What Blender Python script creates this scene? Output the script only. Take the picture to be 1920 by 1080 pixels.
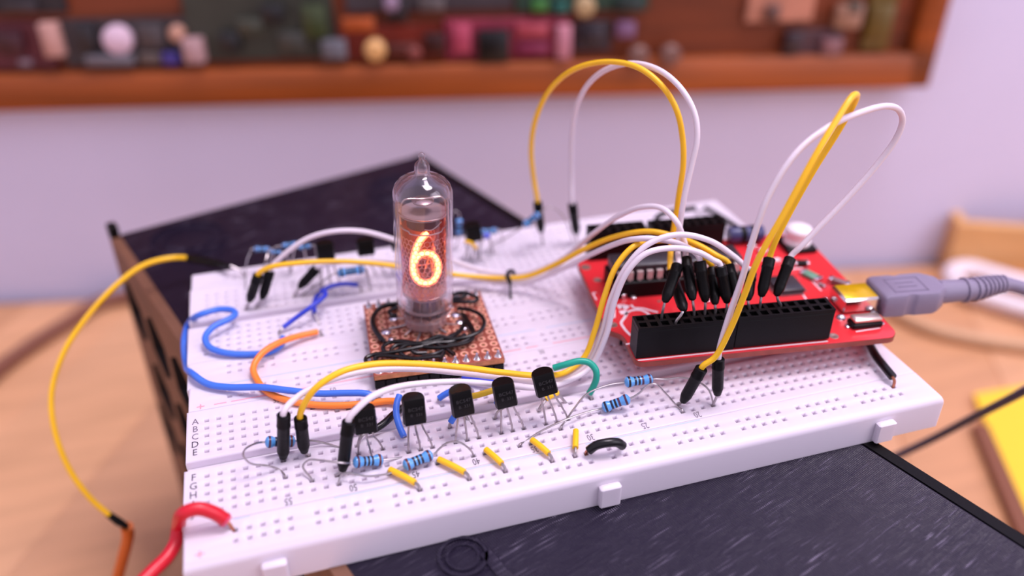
import bpy, math, random
from mathutils import Vector, Matrix
random.seed(11)
for o in list(bpy.data.objects): bpy.data.objects.remove(o)
SC = bpy.context.scene
COL = SC.collection
MM = 0.001                       # everything below is written in millimetres

# ------------------------------------------------------------------ camera
CAM = Vector((22.094, -143.232, 123.844))
RX = Vector((.956022795, -.293291801, .000579588))
RY = Vector((-.154573692, -.505530518, -.848849733))     # image down
RZ = Vector((.249253666, .811430105, -.528633895))       # view direction
FPX = 1597.38
cd = bpy.data.cameras.new('camera'); cam = bpy.data.objects.new('camera', cd); COL.objects.link(cam)
m = Matrix((RX, -RY, -RZ)).transposed().to_4x4(); m.translation = CAM * MM
cam.matrix_world = m
cd.sensor_width = 36; cd.lens = 36 * FPX / 1920; cd.clip_start = .005; cd.clip_end = 20
cd.dof.use_dof = True; cd.dof.focus_distance = .185; cd.dof.aperture_fstop = 5.6
SC.camera = cam
# ------------------------------------------------------------------ light
wd = bpy.data.worlds.new('room_light'); SC.world = wd; wd.use_nodes = True
bg = wd.node_tree.nodes['Background']; bg.inputs[0].default_value = (.84, .755, .95, 1); bg.inputs[1].default_value = .58
def area(name, loc, target, size, watts, col):
    l = bpy.data.lights.new(name, 'AREA'); l.shape = 'RECTANGLE'; l.size, l.size_y = size; l.energy = watts; l.color = col
    o = bpy.data.objects.new(name, l); COL.objects.link(o); o.location = Vector(loc) * MM
    o.rotation_euler = (Vector(target) - Vector(loc)).to_track_quat('-Z', 'Y').to_euler(); return o
area('ceiling_lamp', (420, 170, 1450), (120, 60, 0), (.9, .5), 21, (1, .88, .97))
area('window_daylight', (900, -700, 700), (60, 40, 0), (.7, .7), 3.5, (.93, .86, 1))
SC.view_settings.view_transform = 'Standard'; SC.view_settings.look = 'None'
SC.view_settings.exposure = 0.62; SC.view_settings.gamma = 1; SC.view_settings.use_curve_mapping = False
SC.cycles.max_bounces = 10; SC.cycles.transparent_max_bounces = 24; SC.cycles.caustics_reflective = False
SC.cycles.sample_clamp_indirect = 6

# ------------------------------------------------------------------ where a sight line meets a plane
def ray(u, v): return RX * ((u - 960) / FPX) + RY * ((v - 540) / FPX) + RZ
def Z(u, v, z): d = ray(u, v); return CAM + d * ((z - CAM.z) / d.z)
def Y(u, v, y): d = ray(u, v); return CAM + d * ((y - CAM.y) / d.y)
def D(u, v, dist): return CAM + ray(u, v) * dist
def hit(u, v, p, n): d = ray(u, v); return CAM + d * ((p - CAM).dot(n) / d.dot(n))
P = 2.54
def snap(p, z=None, x=True):                         # nearest breadboard hole
    c = 0. if p.y < 27 else 53.6
    rows = [c + r for r in (-22.9, -20.3, -13.97, -11.43, -8.89, -6.35, -3.81, 3.81, 6.35, 8.89, 11.43, 13.97, 21.2, 23.7)]
    return Vector((round(p.x / P) * P, min(rows, key=lambda r: abs(r - p.y)), p.z if z is None else z))
def hole(u, v): return snap(Z(u, v, 0), 0)

# ------------------------------------------------------------------ materials
def lin(c): return tuple((x / 12.92 if x <= .04045 else ((x + .055) / 1.055) ** 2.4) for x in [v / 255 for v in c])
MATS = {}
def mat(name, rgb, rough=.5, metal=0., spec=.5, sss=0., coat=0., var=0., scale=300., bump=0., bscale=800., emit=None, es=0., trans=0., stretch=None):
    if name in MATS: return MATS[name]
    M = bpy.data.materials.new(name); M.use_nodes = True; nt = M.node_tree; b = nt.nodes['Principled BSDF']
    c = lin(rgb); b.inputs['Base Color'].default_value = (*c, 1); b.inputs['Roughness'].default_value = rough
    b.inputs['Metallic'].default_value = metal; b.inputs['Specular IOR Level'].default_value = spec
    b.inputs['Coat Weight'].default_value = coat; b.inputs['Transmission Weight'].default_value = trans
    if sss:
        b.inputs['Subsurface Weight'].default_value = sss; b.inputs['Subsurface Radius'].default_value = (1, .9, .95); b.inputs['Subsurface Scale'].default_value = .0012
    if emit: b.inputs['Emission Color'].default_value = (*emit, 1); b.inputs['Emission Strength'].default_value = es
    tc = nt.nodes.new('ShaderNodeTexCoord'); mp = nt.nodes.new('ShaderNodeMapping'); nt.links.new(tc.outputs['Object'], mp.inputs[0])
    if stretch: mp.inputs['Scale'].default_value = stretch
    if var:
        n = nt.nodes.new('ShaderNodeTexNoise'); n.inputs['Scale'].default_value = scale; n.inputs['Detail'].default_value = 5
        nt.links.new(mp.outputs[0], n.inputs['Vector'])
        r = nt.nodes.new('ShaderNodeValToRGB'); r.color_ramp.elements[0].position = .32; r.color_ramp.elements[1].position = .68
        r.color_ramp.elements[0].color = (*[x * (1 - var) for x in c], 1); r.color_ramp.elements[1].color = (*[min(1, x * (1 + var)) for x in c], 1)
        nt.links.new(n.outputs['Fac'], r.inputs[0]); nt.links.new(r.outputs[0], b.inputs['Base Color'])
    if bump:
        n = nt.nodes.new('ShaderNodeTexNoise'); n.inputs['Scale'].default_value = bscale; n.inputs['Detail'].default_value = 3
        nt.links.new(mp.outputs[0], n.inputs['Vector'])
        bp = nt.nodes.new('ShaderNodeBump'); bp.inputs['Strength'].default_value = bump; bp.inputs['Distance'].default_value = .0003
        nt.links.new(n.outputs['Fac'], bp.inputs['Height']); nt.links.new(bp.outputs[0], b.inputs['Normal'])
    MATS[name] = M; return M
m_board = mat('white_abs', (222, 213, 224), .45, sss=.5, spec=.35)
m_ink = mat('grey_ink', (120, 108, 122), .8)
m_inkdark = mat('dark_ink', (70, 60, 72), .8)
m_redline = mat('red_ink', (240, 156, 170), .7)
m_blueline = mat('blue_ink', (190, 208, 236), .7)
m_yel = mat('yellow_insulation', (250, 194, 26), .38, spec=.5, var=.05, scale=120)
m_whi = mat('white_insulation', (228, 216, 226), .38)
m_blu = mat('blue_insulation', (62, 116, 222), .42, bump=.15, bscale=1500)
m_dblu = mat('dark_blue_insulation', (44, 62, 196), .4)
m_org = mat('orange_insulation', (255, 136, 48), .4)
m_grn = mat('teal_insulation', (18, 158, 134), .35)
m_redw = mat('red_insulation', (206, 16, 40), .35)
m_blk = mat('black_insulation', (13, 11, 14), .3, spec=.4)
m_sleeve = mat('black_heatshrink', (8, 7, 8), .4, spec=.16, bump=.25, bscale=900)
m_tin = mat('tinned_copper', (176, 168, 170), .3, metal=.85, var=.15, scale=900)
m_cop = mat('bare_copper', (190, 122, 96), .35, metal=1)
m_epoxy = mat('black_epoxy', (9, 8, 9), .36, spec=.18, bump=.12, bscale=1600)
m_lett = mat('laser_lettering', (50, 48, 50), .6)
m_res = mat('resistor_blue', (88, 158, 222), .3, coat=.4)
BAND = [mat('band_' + n, c, .35) for n, c in (('violet', (74, 36, 62)), ('navy', (24, 24, 52)), ('brown', (96, 40, 36)), ('black', (20, 18, 28)))]
m_perf = mat('phenolic_brown', (146, 74, 58), .45, var=.12, scale=250)
m_perfedge = mat('phenolic_edge', (196, 128, 84), .6, var=.3, scale=600)
m_pad = mat('oxidised_copper', (236, 170, 146), .4, metal=.2, var=.08, scale=700)
m_solder = mat('solder', (205, 200, 208), .2, metal=1, bump=.2, bscale=700)
m_hdr = mat('header_black', (10, 9, 11), .42, spec=.18, bump=.08, bscale=2000)
m_pin = mat('gold_pin', (150, 120, 100), .4, metal=1)
m_pcb = mat('red_soldermask', (228, 50, 58), .22, coat=.6, var=.04, scale=80)
m_pcbedge = mat('pcb_edge', (150, 70, 58), .6, var=.2, scale=400)
m_silk = mat('white_silkscreen', (246, 226, 232), .5)
m_hole = mat('tinned_hole', (166, 138, 128), .4, metal=.7)
m_ic = mat('ic_grey_black', (44, 41, 48), .4, bump=.1, bscale=1500)
m_plug = mat('grey_rubber', (134, 124, 146), .5, bump=.1, bscale=900)
m_gold = mat('kapton_gold', (226, 182, 20), .25, metal=.35, var=.12, scale=300)
m_steel = mat('plated_steel', (222, 212, 208), .18, metal=1)
m_wht = mat('white_plastic', (240, 232, 236), .35, sss=.2)
m_wood = mat('brown_plywood', (112, 74, 54), .6, var=.16, scale=60, stretch=(1, 1, 5))
m_adh = mat('yellowed_adhesive', (214, 196, 120), .6)

# ------------------------------------------------------------------ mesh builder
LOC = {}                                             # where each root Empty stands, in mm
class MB:
    def __init__(s): s.V = []; s.F = []
    def add(s, V, F, M=None):
        k = len(s.V); s.V += [tuple(M @ Vector(v)) if M else tuple(v) for v in V]; s.F += [[i + k for i in f] for f in F]; return s
    def box(s, c, d, M=None, bev=0.):
        x, y, z = [t / 2 for t in d]
        if bev <= 0:
            V = [(c[0] + i * x, c[1] + j * y, c[2] + k * z) for k in (-1, 1) for j in (-1, 1) for i in (-1, 1)]
            return s.add(V, [[0, 2, 3, 1], [4, 5, 7, 6], [0, 1, 5, 4], [2, 6, 7, 3], [0, 4, 6, 2], [1, 3, 7, 5]], M)
        b = bev; L = []
        for zz, q in ((-z, b), (-z + b, 0), (z - b, 0), (z, b)):
            ax, ay = x - q, y - q; e = b * .6 if q == 0 else b * .6
            L.append([(c[0] + px, c[1] + py, c[2] + zz) for px, py in ((-ax, -ay + e), (-ax + e, -ay), (ax - e, -ay), (ax, -ay + e), (ax, ay - e), (ax - e, ay), (-ax + e, ay), (-ax, ay - e))])
        return s.loft(L, True, M)
    def loft(s, L, caps=True, M=None, closed=True):
        n = len(L[0]); V = [v for l in L for v in l]; F = []
        for a in range(len(L) - 1):
            for i in range(n if closed else n - 1):
                j = (i + 1) % n; F.append([a * n + i, a * n + j, (a + 1) * n + j, (a + 1) * n + i])
        if caps: F.append(list(range(n))[::-1]); F.append([(len(L) - 1) * n + i for i in range(n)])
        return s.add(V, F, M)
    def lathe(s, prof, n=20, M=None, caps=True):
        return s.loft([[(r * math.cos(2 * math.pi * i / n), r * math.sin(2 * math.pi * i / n), z) for i in range(n)] for r, z in prof], caps, M)
    def prism(s, poly, z0, z1, M=None):
        return s.loft([[(x, y, z0) for x, y in poly], [(x, y, z1) for x, y in poly]], True, M)
    def tube(s, pts, r, n=8, caps=True):
        pts = [Vector(p) for p in pts]; N = len(pts); L = []
        t = [(pts[min(i + 1, N - 1)] - pts[max(i - 1, 0)]).normalized() for i in range(N)]
        a = t[0].orthogonal().normalized()
        for i in range(N):
            a = (a - t[i] * a.dot(t[i])).normalized(); b = t[i].cross(a); rr = r[i] if isinstance(r, (list, tuple)) else r
            L.append([tuple(pts[i] + (a * math.cos(2 * math.pi * k / n) + b * math.sin(2 * math.pi * k / n)) * rr) for k in range(n)])
        return s.loft(L, caps)
    def build(s, name, material, parent=None, smooth=True, angle=38):
        off = Vector(LOC.get(root_of(parent), (0, 0, 0))) if parent else Vector((0, 0, 0))
        me = bpy.data.meshes.new(name); me.from_pydata([tuple((Vector(v) - off) * MM) for v in s.V], [], s.F); me.update()
        if smooth:
            me.polygons.foreach_set('use_smooth', [True] * len(me.polygons)); me.set_sharp_from_angle(angle=math.radians(angle))
        me.materials.append(material)
        o = bpy.data.objects.new(name, me); COL.objects.link(o)
        if parent: o.parent = parent
        return o
def root_of(o):
    while o.parent: o = o.parent
    return o.name
def tag(o, label=None, cat=None, group=None, kind=None):
    for k, v in (('label', label), ('category', cat), ('group', group), ('kind', kind)):
        if v: o[k] = v
    return o
def root(name, loc, label, cat, group=None):
    o = bpy.data.objects.new(name, None); o.empty_display_size = .005; COL.objects.link(o); o.location = Vector(loc) * MM
    LOC[o.name] = tuple(loc); return tag(o, label, cat, group)
def share(o, parent=None, offset=(0, 0, 0)):         # a copy of one object, same mesh data
    c = o.copy(); COL.objects.link(c); c.parent = parent or o.parent; c.location = o.location + Vector(offset) * MM; return c
def spline(pts, sub=8):
    pts = [Vector(p) for p in pts]; q = [pts[0] * 2 - pts[1]] + pts + [pts[-1] * 2 - pts[-2]]; out = []
    for i in range(1, len(q) - 2):
        a, b, c, d = q[i - 1:i + 3]
        # centripetal: keeps tight bends round
        t0 = 0; t1 = t0 + max((b - a).length, 1e-4) ** .5; t2 = t1 + max((c - b).length, 1e-4) ** .5; t3 = t2 + max((d - c).length, 1e-4) ** .5
        for k in range(sub):
            t = t1 + (t2 - t1) * k / sub
            A1 = a * ((t1 - t) / (t1 - t0)) + b * ((t - t0) / (t1 - t0)); A2 = b * ((t2 - t) / (t2 - t1)) + c * ((t - t1) / (t2 - t1)); A3 = c * ((t3 - t) / (t3 - t2)) + d * ((t - t2) / (t3 - t2))
            B1 = A1 * ((t2 - t) / (t2 - t0)) + A2 * ((t - t0) / (t2 - t0)); B2 = A2 * ((t3 - t) / (t3 - t1)) + A3 * ((t - t1) / (t3 - t1))
            out.append(B1 * ((t2 - t) / (t2 - t1)) + B2 * ((t - t1) / (t2 - t1)))
    out.append(pts[-1]); return out
def basis(o, zaxis, hint=Vector((0, -1, 0))):        # local z along zaxis, local -y roughly along hint
    z = Vector(zaxis).normalized(); y = (-hint - z * (-hint).dot(z)).normalized(); x = y.cross(z)
    M = Matrix((x, y, z)).transposed().to_4x4(); M.translation = Vector(o); return M
def rotz(deg, o=(0, 0, 0)): M = Matrix.Rotation(math.radians(deg), 4, 'Z'); M.translation = Vector(o); return M
_T = {}
def text(s, size):
    if (s, size) not in _T:
        c = bpy.data.curves.new('t', 'FONT'); c.body = s; c.size = size; c.align_x = 'CENTER'; c.align_y = 'CENTER'; c.resolution_u = 2
        t = bpy.data.objects.new('t', c); me = bpy.data.meshes.new_from_object(t)
        _T[(s, size)] = ([tuple(v.co) for v in me.vertices], [list(p.vertices) for p in me.polygons])
        bpy.data.objects.remove(t); bpy.data.curves.remove(c); bpy.data.meshes.remove(me)
    return _T[(s, size)]

# ================================================================== the room
TZ = -140.                                           # table top
W0 = Vector((-137.9, 336.6, TZ)); WX = Vector((.976, -.217, 0)).normalized(); WN = Vector((-.217, -.976, 0)).normalized()
WANG = math.degrees(math.atan2(WX.y, WX.x))
m_wall = mat('painted_wall', (214, 213, 243), .8, var=.015, scale=20, bump=.05, bscale=300)
w = MB(); w.box((300, 5, 500), (3000, 10, 2600), rotz(WANG, W0))
tag(w.build('wall_back', m_wall, smooth=False), kind='structure')
m_floor = mat('grey_floor', (120, 110, 112), .7)
tag(MB().box((0, 0, -905), (4000, 4000, 10)).build('floor', m_floor, smooth=False), kind='structure')

# table of glued beech staves
def stave_mat(i, rgb): return mat('beech_%d' % i, rgb, .42, var=.09, scale=14, stretch=(1.2, 9, 1), spec=.4)
STAVES = [stave_mat(i, c) for i, c in enumerate(((212, 160, 118), (219, 168, 126), (203, 150, 108), (221, 167, 124), (208, 156, 116)))]
tb = root('work_table', (100, 60, TZ), 'light orange beech table top under the black box', 'table')
TA = 62                                              # the staves run away from the viewer to the right
def cut(o, p, n):                                    # keep what lies on the n side of the plane
    import bmesh
    bm = bmesh.new(); bm.from_mesh(o.data); off = Vector(LOC[root_of(o)])
    r = bmesh.ops.bisect_plane(bm, geom=bm.verts[:] + bm.edges[:] + bm.faces[:], plane_co=(Vector(p) - off) * MM, plane_no=n, clear_inner=True)
    bmesh.ops.edgeloop_fill(bm, edges=[e for e in r['geom_cut'] if isinstance(e, bmesh.types.BMEdge)])
    bm.to_mesh(o.data); bm.free(); return len(o.data.polygons)
for j in range(-13, 14):
    M = rotz(TA, (100, 60, TZ)); x0 = -260 + (j * 137) % 420
    for q, (a, b) in enumerate(((-760, x0), (x0 + .3, x0 + 700))):
        o = MB().box(((a + b) / 2, j * 58, -14), (b - a, 57.8, 28), M, bev=.4).build('stave', STAVES[(j * 7 + q * 3) % 5], tb)
        if cut(o, W0 + WN * 6, WN) == 0: bpy.data.objects.remove(o)
for lx, ly in ((-420, -300), (330, -560), (480, 30), (-260, 160)):
    MB().box((100 + lx, 60 + ly, (TZ - 28 - 900) / 2), (50, 50, 900 + TZ - 28)).build('leg', STAVES[0], tb)

# ================================================================== black lidded box
A18 = -18.6
BM = Matrix(((.9477, .319, 0, -31.5), (.319, -.9477, 0, 128.5), (0, 0, 1, 0), (0, 0, 0, 1)))      # local x right along the rear edge, y towards the viewer
BW, BL, ZT = 117., 300., -8.6
bx = root('project_box', (BM @ Vector((58, 150, TZ))), 'large box with textured black lid and slotted brown side, under the breadboards', 'box')
# lid: printed in fine lines running along the box
m_lid = bpy.data.materials.new('black_print'); m_lid.use_nodes = True; nt = m_lid.node_tree; b = nt.nodes['Principled BSDF']
tc = nt.nodes.new('ShaderNodeTexCoord'); mp = nt.nodes.new('ShaderNodeMapping'); mp.inputs['Rotation'].default_value = (0, 0, math.radians(-18.6))
nt.links.new(tc.outputs['Object'], mp.inputs[0])
wv = nt.nodes.new('ShaderNodeTexWave'); wv.bands_direction = 'X'; wv.inputs['Scale'].default_value = 640; wv.inputs['Distortion'].default_value = .6; wv.inputs['Detail Scale'].default_value = 2
nz = nt.nodes.new('ShaderNodeTexNoise'); nz.inputs['Scale'].default_value = 500; nz.inputs['Detail'].default_value = 6
mp2 = nt.nodes.new('ShaderNodeMapping'); mp2.inputs['Scale'].default_value = (.3, 4.2, 1); nt.links.new(mp.outputs[0], mp2.inputs[0])
nz2 = nt.nodes.new('ShaderNodeTexNoise'); nz2.inputs['Scale'].default_value = 420; nz2.inputs['Detail'].default_value = 3
nt.links.new(mp2.outputs[0], nz2.inputs['Vector'])
nt.links.new(mp.outputs[0], wv.inputs[0]); nt.links.new(mp.outputs[0], nz.inputs[0])
mx = nt.nodes.new('ShaderNodeMath'); mx.operation = 'MULTIPLY'; nt.links.new(wv.outputs['Fac'], mx.inputs[0]); nt.links.new(nz2.outputs['Fac'], mx.inputs[1])
ad = nt.nodes.new('ShaderNodeMath'); ad.operation = 'ADD'; nt.links.new(mx.outputs[0], ad.inputs[0]); nt.links.new(nz.outputs['Fac'], ad.inputs[1])
bp = nt.nodes.new('ShaderNodeBump'); bp.inputs['Strength'].default_value = .6; bp.inputs['Distance'].default_value = .0006
nt.links.new(ad.outputs[0], bp.inputs['Height']); nt.links.new(bp.outputs[0], b.inputs['Normal'])
b.inputs['Roughness'].default_value = .3; b.inputs['Specular IOR Level'].default_value = .34
# glints painted into the colour: short pale ticks in bands across the printed lines
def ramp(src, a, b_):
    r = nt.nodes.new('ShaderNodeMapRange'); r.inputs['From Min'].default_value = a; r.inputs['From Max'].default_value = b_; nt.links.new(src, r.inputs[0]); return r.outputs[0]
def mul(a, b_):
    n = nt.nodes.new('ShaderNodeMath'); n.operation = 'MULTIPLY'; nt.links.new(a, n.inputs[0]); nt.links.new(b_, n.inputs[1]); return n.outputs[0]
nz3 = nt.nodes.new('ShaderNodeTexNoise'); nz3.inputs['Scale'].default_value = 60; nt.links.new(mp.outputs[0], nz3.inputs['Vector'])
glint = mul(mul(ramp(nz2.outputs['Fac'], .58, .7), ramp(wv.outputs['Fac'], .45, .9)), ramp(nz3.outputs['Fac'], .42, .62))
mc = nt.nodes.new('ShaderNodeMix'); mc.data_type = 'RGBA'; nt.links.new(glint, mc.inputs[0])
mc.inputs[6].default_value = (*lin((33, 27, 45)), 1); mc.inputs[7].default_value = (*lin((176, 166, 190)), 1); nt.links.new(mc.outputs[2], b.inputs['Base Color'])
T3 = 3.
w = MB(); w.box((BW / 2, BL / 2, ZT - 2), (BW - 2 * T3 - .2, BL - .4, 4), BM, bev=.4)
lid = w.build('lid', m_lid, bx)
def ring(cx, cy, r0, r1, h):                         # raised ring on the lid, h proud
    n = 40; L = []
    for r, z in ((r0, ZT), (r0, ZT + h), (r1, ZT + h), (r1, ZT)):
        L.append([(cx + r * math.cos(2 * math.pi * i / n), cy + r * math.sin(2 * math.pi * i / n), z) for i in range(n)])
    return MB().loft(L, False, BM)
BI = BM.inverted()
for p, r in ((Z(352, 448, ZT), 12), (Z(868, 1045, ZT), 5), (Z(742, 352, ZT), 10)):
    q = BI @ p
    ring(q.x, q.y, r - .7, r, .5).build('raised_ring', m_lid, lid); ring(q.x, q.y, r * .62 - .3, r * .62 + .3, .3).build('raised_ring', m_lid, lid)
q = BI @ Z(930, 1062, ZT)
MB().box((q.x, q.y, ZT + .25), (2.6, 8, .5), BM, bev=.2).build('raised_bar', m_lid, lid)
# left side wall: honeycomb of hexagonal openings
def honey(w, length, z0, z1, x0, x1, M):
    cw, ch = 25., 25.5; R = 11.0
    nx = int(length // cw) + 1; nz_ = int((z1 - z0) // ch) + 1
    for xx, flip in ((x0, 0), (x1, 1)):
        pass
    w.box(((x0 + x1) / 2, length / 2, z1 - 5), (x1 - x0, length, 10), M)
    zt = z1 - 10
    rows = int((zt - z0) // ch)
    for r in range(rows):
        zc = zt - ch * (r + .5); off = (0 if r % 2 == 0 else cw / 2) + .01
        edges = []
        y = off - cw
        while y < length:
            a, b_ = max(0, y), min(length, y + cw)
            full = (a == y and b_ == y + cw)
            if not full:
                w.box(((x0 + x1) / 2, (a + b_) / 2, zc), (x1 - x0, b_ - a, ch), M) if b_ - a > .5 and r % 2 else (w.box(((x0 + x1) / 2, (a + b_) / 2, zc), (x1 - x0, b_ - a, ch), M) if b_ - a > .5 else None)
            else:
                cy = (a + b_) / 2; hexp = [(cy + R * math.cos(math.radians(60 * k + 30)), zc + R * 1.06 * math.sin(math.radians(60 * k + 30))) for k in range(6)]
                # outer frame follows the same six directions on the cell's rectangle
                hx, hz = cw / 2, ch / 2
                out = []
                for k in range(6):
                    ang = math.radians(60 * k + 30); dx, dz = math.cos(ang), math.sin(ang); t = min(hx / abs(dx) if abs(dx) > 1e-6 else 1e9, hz / abs(dz) if abs(dz) > 1e-6 else 1e9)
                    out.append((cy + dx * t, zc + dz * t))
                corners = {0: (cy + hx, zc + hz), 2: (cy - hx, zc - hz)}
                ring_o = []; ring_i = []
                seq = [(out[0], hexp[0]), ((cy + hx, zc + hz), hexp[0]), (out[1], hexp[1]), ((cy - hx, zc + hz), hexp[2]), (out[2], hexp[2]), (out[3], hexp[3]), ((cy - hx, zc - hz), hexp[3]), (out[4], hexp[4]), ((cy + hx, zc - hz), hexp[5]), (out[5], hexp[5])]
                V = []; F = []; G = []; n = len(seq)
                for x in (x0, x1):
                    V += [(x, o_[0], o_[1]) for o_, _ in seq]; V += [(x, i_[0], i_[1]) for _, i_ in seq]
                for k in range(n):
                    j = (k + 1) % n
                    F.append([k, j, n + j, n + k]); F.append([2 * n + k, 3 * n + k, 3 * n + j, 2 * n + j]); G.append([n + k, n + j, 3 * n + j, 3 * n + k])
                w.add(V, F, M); burnt.add(V, G, M)
            y += cw
    zb = zt - rows * ch
    w.box(((x0 + x1) / 2, length / 2, (zb + z0) / 2), (x1 - x0, length, zb - z0), M)
burnt = MB(); w = MB(); honey(w, BL, TZ, ZT + .2, 0, T3, BM); sp_ = w.build('side_panel', m_wood, bx, smooth=False)
burnt.build('burnt_cut_edge', mat('charred_edge', (26, 18, 18), .8), sp_, smooth=False)
MB().box((BW - T3 / 2, BL / 2, (TZ + ZT) / 2), (T3, BL, ZT - TZ), BM).build('side_panel', m_sleeve, bx, smooth=False)
MB().box((BW / 2, T3 / 2 - .1, (TZ + ZT - 4) / 2), (BW - 2 * T3, T3, ZT - 4 - TZ), BM).build('rear_panel', m_sleeve, bx, smooth=False)
MB().box((BW / 2, BL - T3 / 2, (TZ + ZT - 4) / 2), (BW - 2 * T3, T3, ZT - 4 - TZ), BM).build('front_panel', m_sleeve, bx, smooth=False)
MB().box((BW / 2, BL / 2, TZ + 2), (BW - 2 * T3, BL - 2 * T3, 3.9), BM).build('bottom_panel', m_sleeve, bx, smooth=False)
MB().box((T3 / 2, .6, ZT + 2), (T3, 4, 5), BM, bev=.5).build('corner_tab', m_sleeve, bx)

# ================================================================== breadboards
BX0, BX1, BZ = -4.2, 161.0, -8.5
def plate(w, x0, x1, y0, y1, xs, ys, zt, rad=(0, 0, 0, 0), zb=BZ, skip=None):
    """a moulded strip with a grid of square holes; rad = edge rounding at x0, x1, y0, y1"""
    r0, r1, r2, r3 = rad; h = .72; c = .46
    bxs = sorted({x0 + r0, x1 - r1} | {x - h for x in xs} | {x + h for x in xs}); bys = sorted({y0 + r2, y1 - r3} | {y - h for y in ys} | {y + h for y in ys})
    V = []; F = []; idx = {}
    def vid(p):
        k = tuple(round(t, 4) for t in p)
        if k not in idx: idx[k] = len(V); V.append(p)
        return idx[k]
    hx = {round(x - h, 4) for x in xs}; hy = {round(y - h, 4) for y in ys}
    for i in range(len(bxs) - 1):
        for j in range(len(bys) - 1):
            a, b_, e, f = bxs[i], bxs[i + 1], bys[j], bys[j + 1]
            cor = [(a, e), (b_, e), (b_, f), (a, f)]
            top = [vid((x, y, zt)) for x, y in cor]
            if round(a, 4) in hx and round(e, 4) in hy and not (skip and skip((a + b_) / 2, (e + f) / 2)):
                cx, cy = (a + b_) / 2, (e + f) / 2
                sq = [(-1, -1), (1, -1), (1, 1), (-1, 1)]
                mid = [vid((cx + c * p, cy + c * q, zt - .3)) for p, q in sq]; bot = [vid((cx + c * p, cy + c * q, zt - 1.3)) for p, q in sq]
                for k in range(4):
                    l = (k + 1) % 4; F.append([top[k], top[l], mid[l], mid[k]]); F.append([mid[k], mid[l], bot[l], bot[k]])
                F.append(bot)
            else: F.append(top)
    w.add(V, F)
    L = []
    for t in [0, .25, .5, .75, 1]:
        a = t * math.pi / 2; s_, c_ = 1 - math.sin(a), 1 - math.cos(a)
        rm = max(rad)
        L.append([(x0 + r0 * s_, y0 + r2 * s_, zt - r0 * 0 - (rad[2] or rad[0]) * c_), (x1 - r1 * s_, y0 + r2 * s_, zt - (rad[2] or rad[1]) * c_), (x1 - r1 * s_, y1 - r3 * s_, zt - (rad[3] or rad[1]) * c_), (x0 + r0 * s_, y1 - r3 * s_, zt - (rad[3] or rad[0]) * c_)])
    L.append([(x0, y0, zb), (x1, y0, zb), (x1, y1, zb), (x0, y1, zb)])
    w.loft(L, False); w.add([L[-1][k] for k in range(4)], [[3, 2, 1, 0]])
XS = [i * P for i in range(61)]
RX_ = [5.08 + g * 15.24 + k * P for g in range(10) for k in range(5)]
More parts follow.
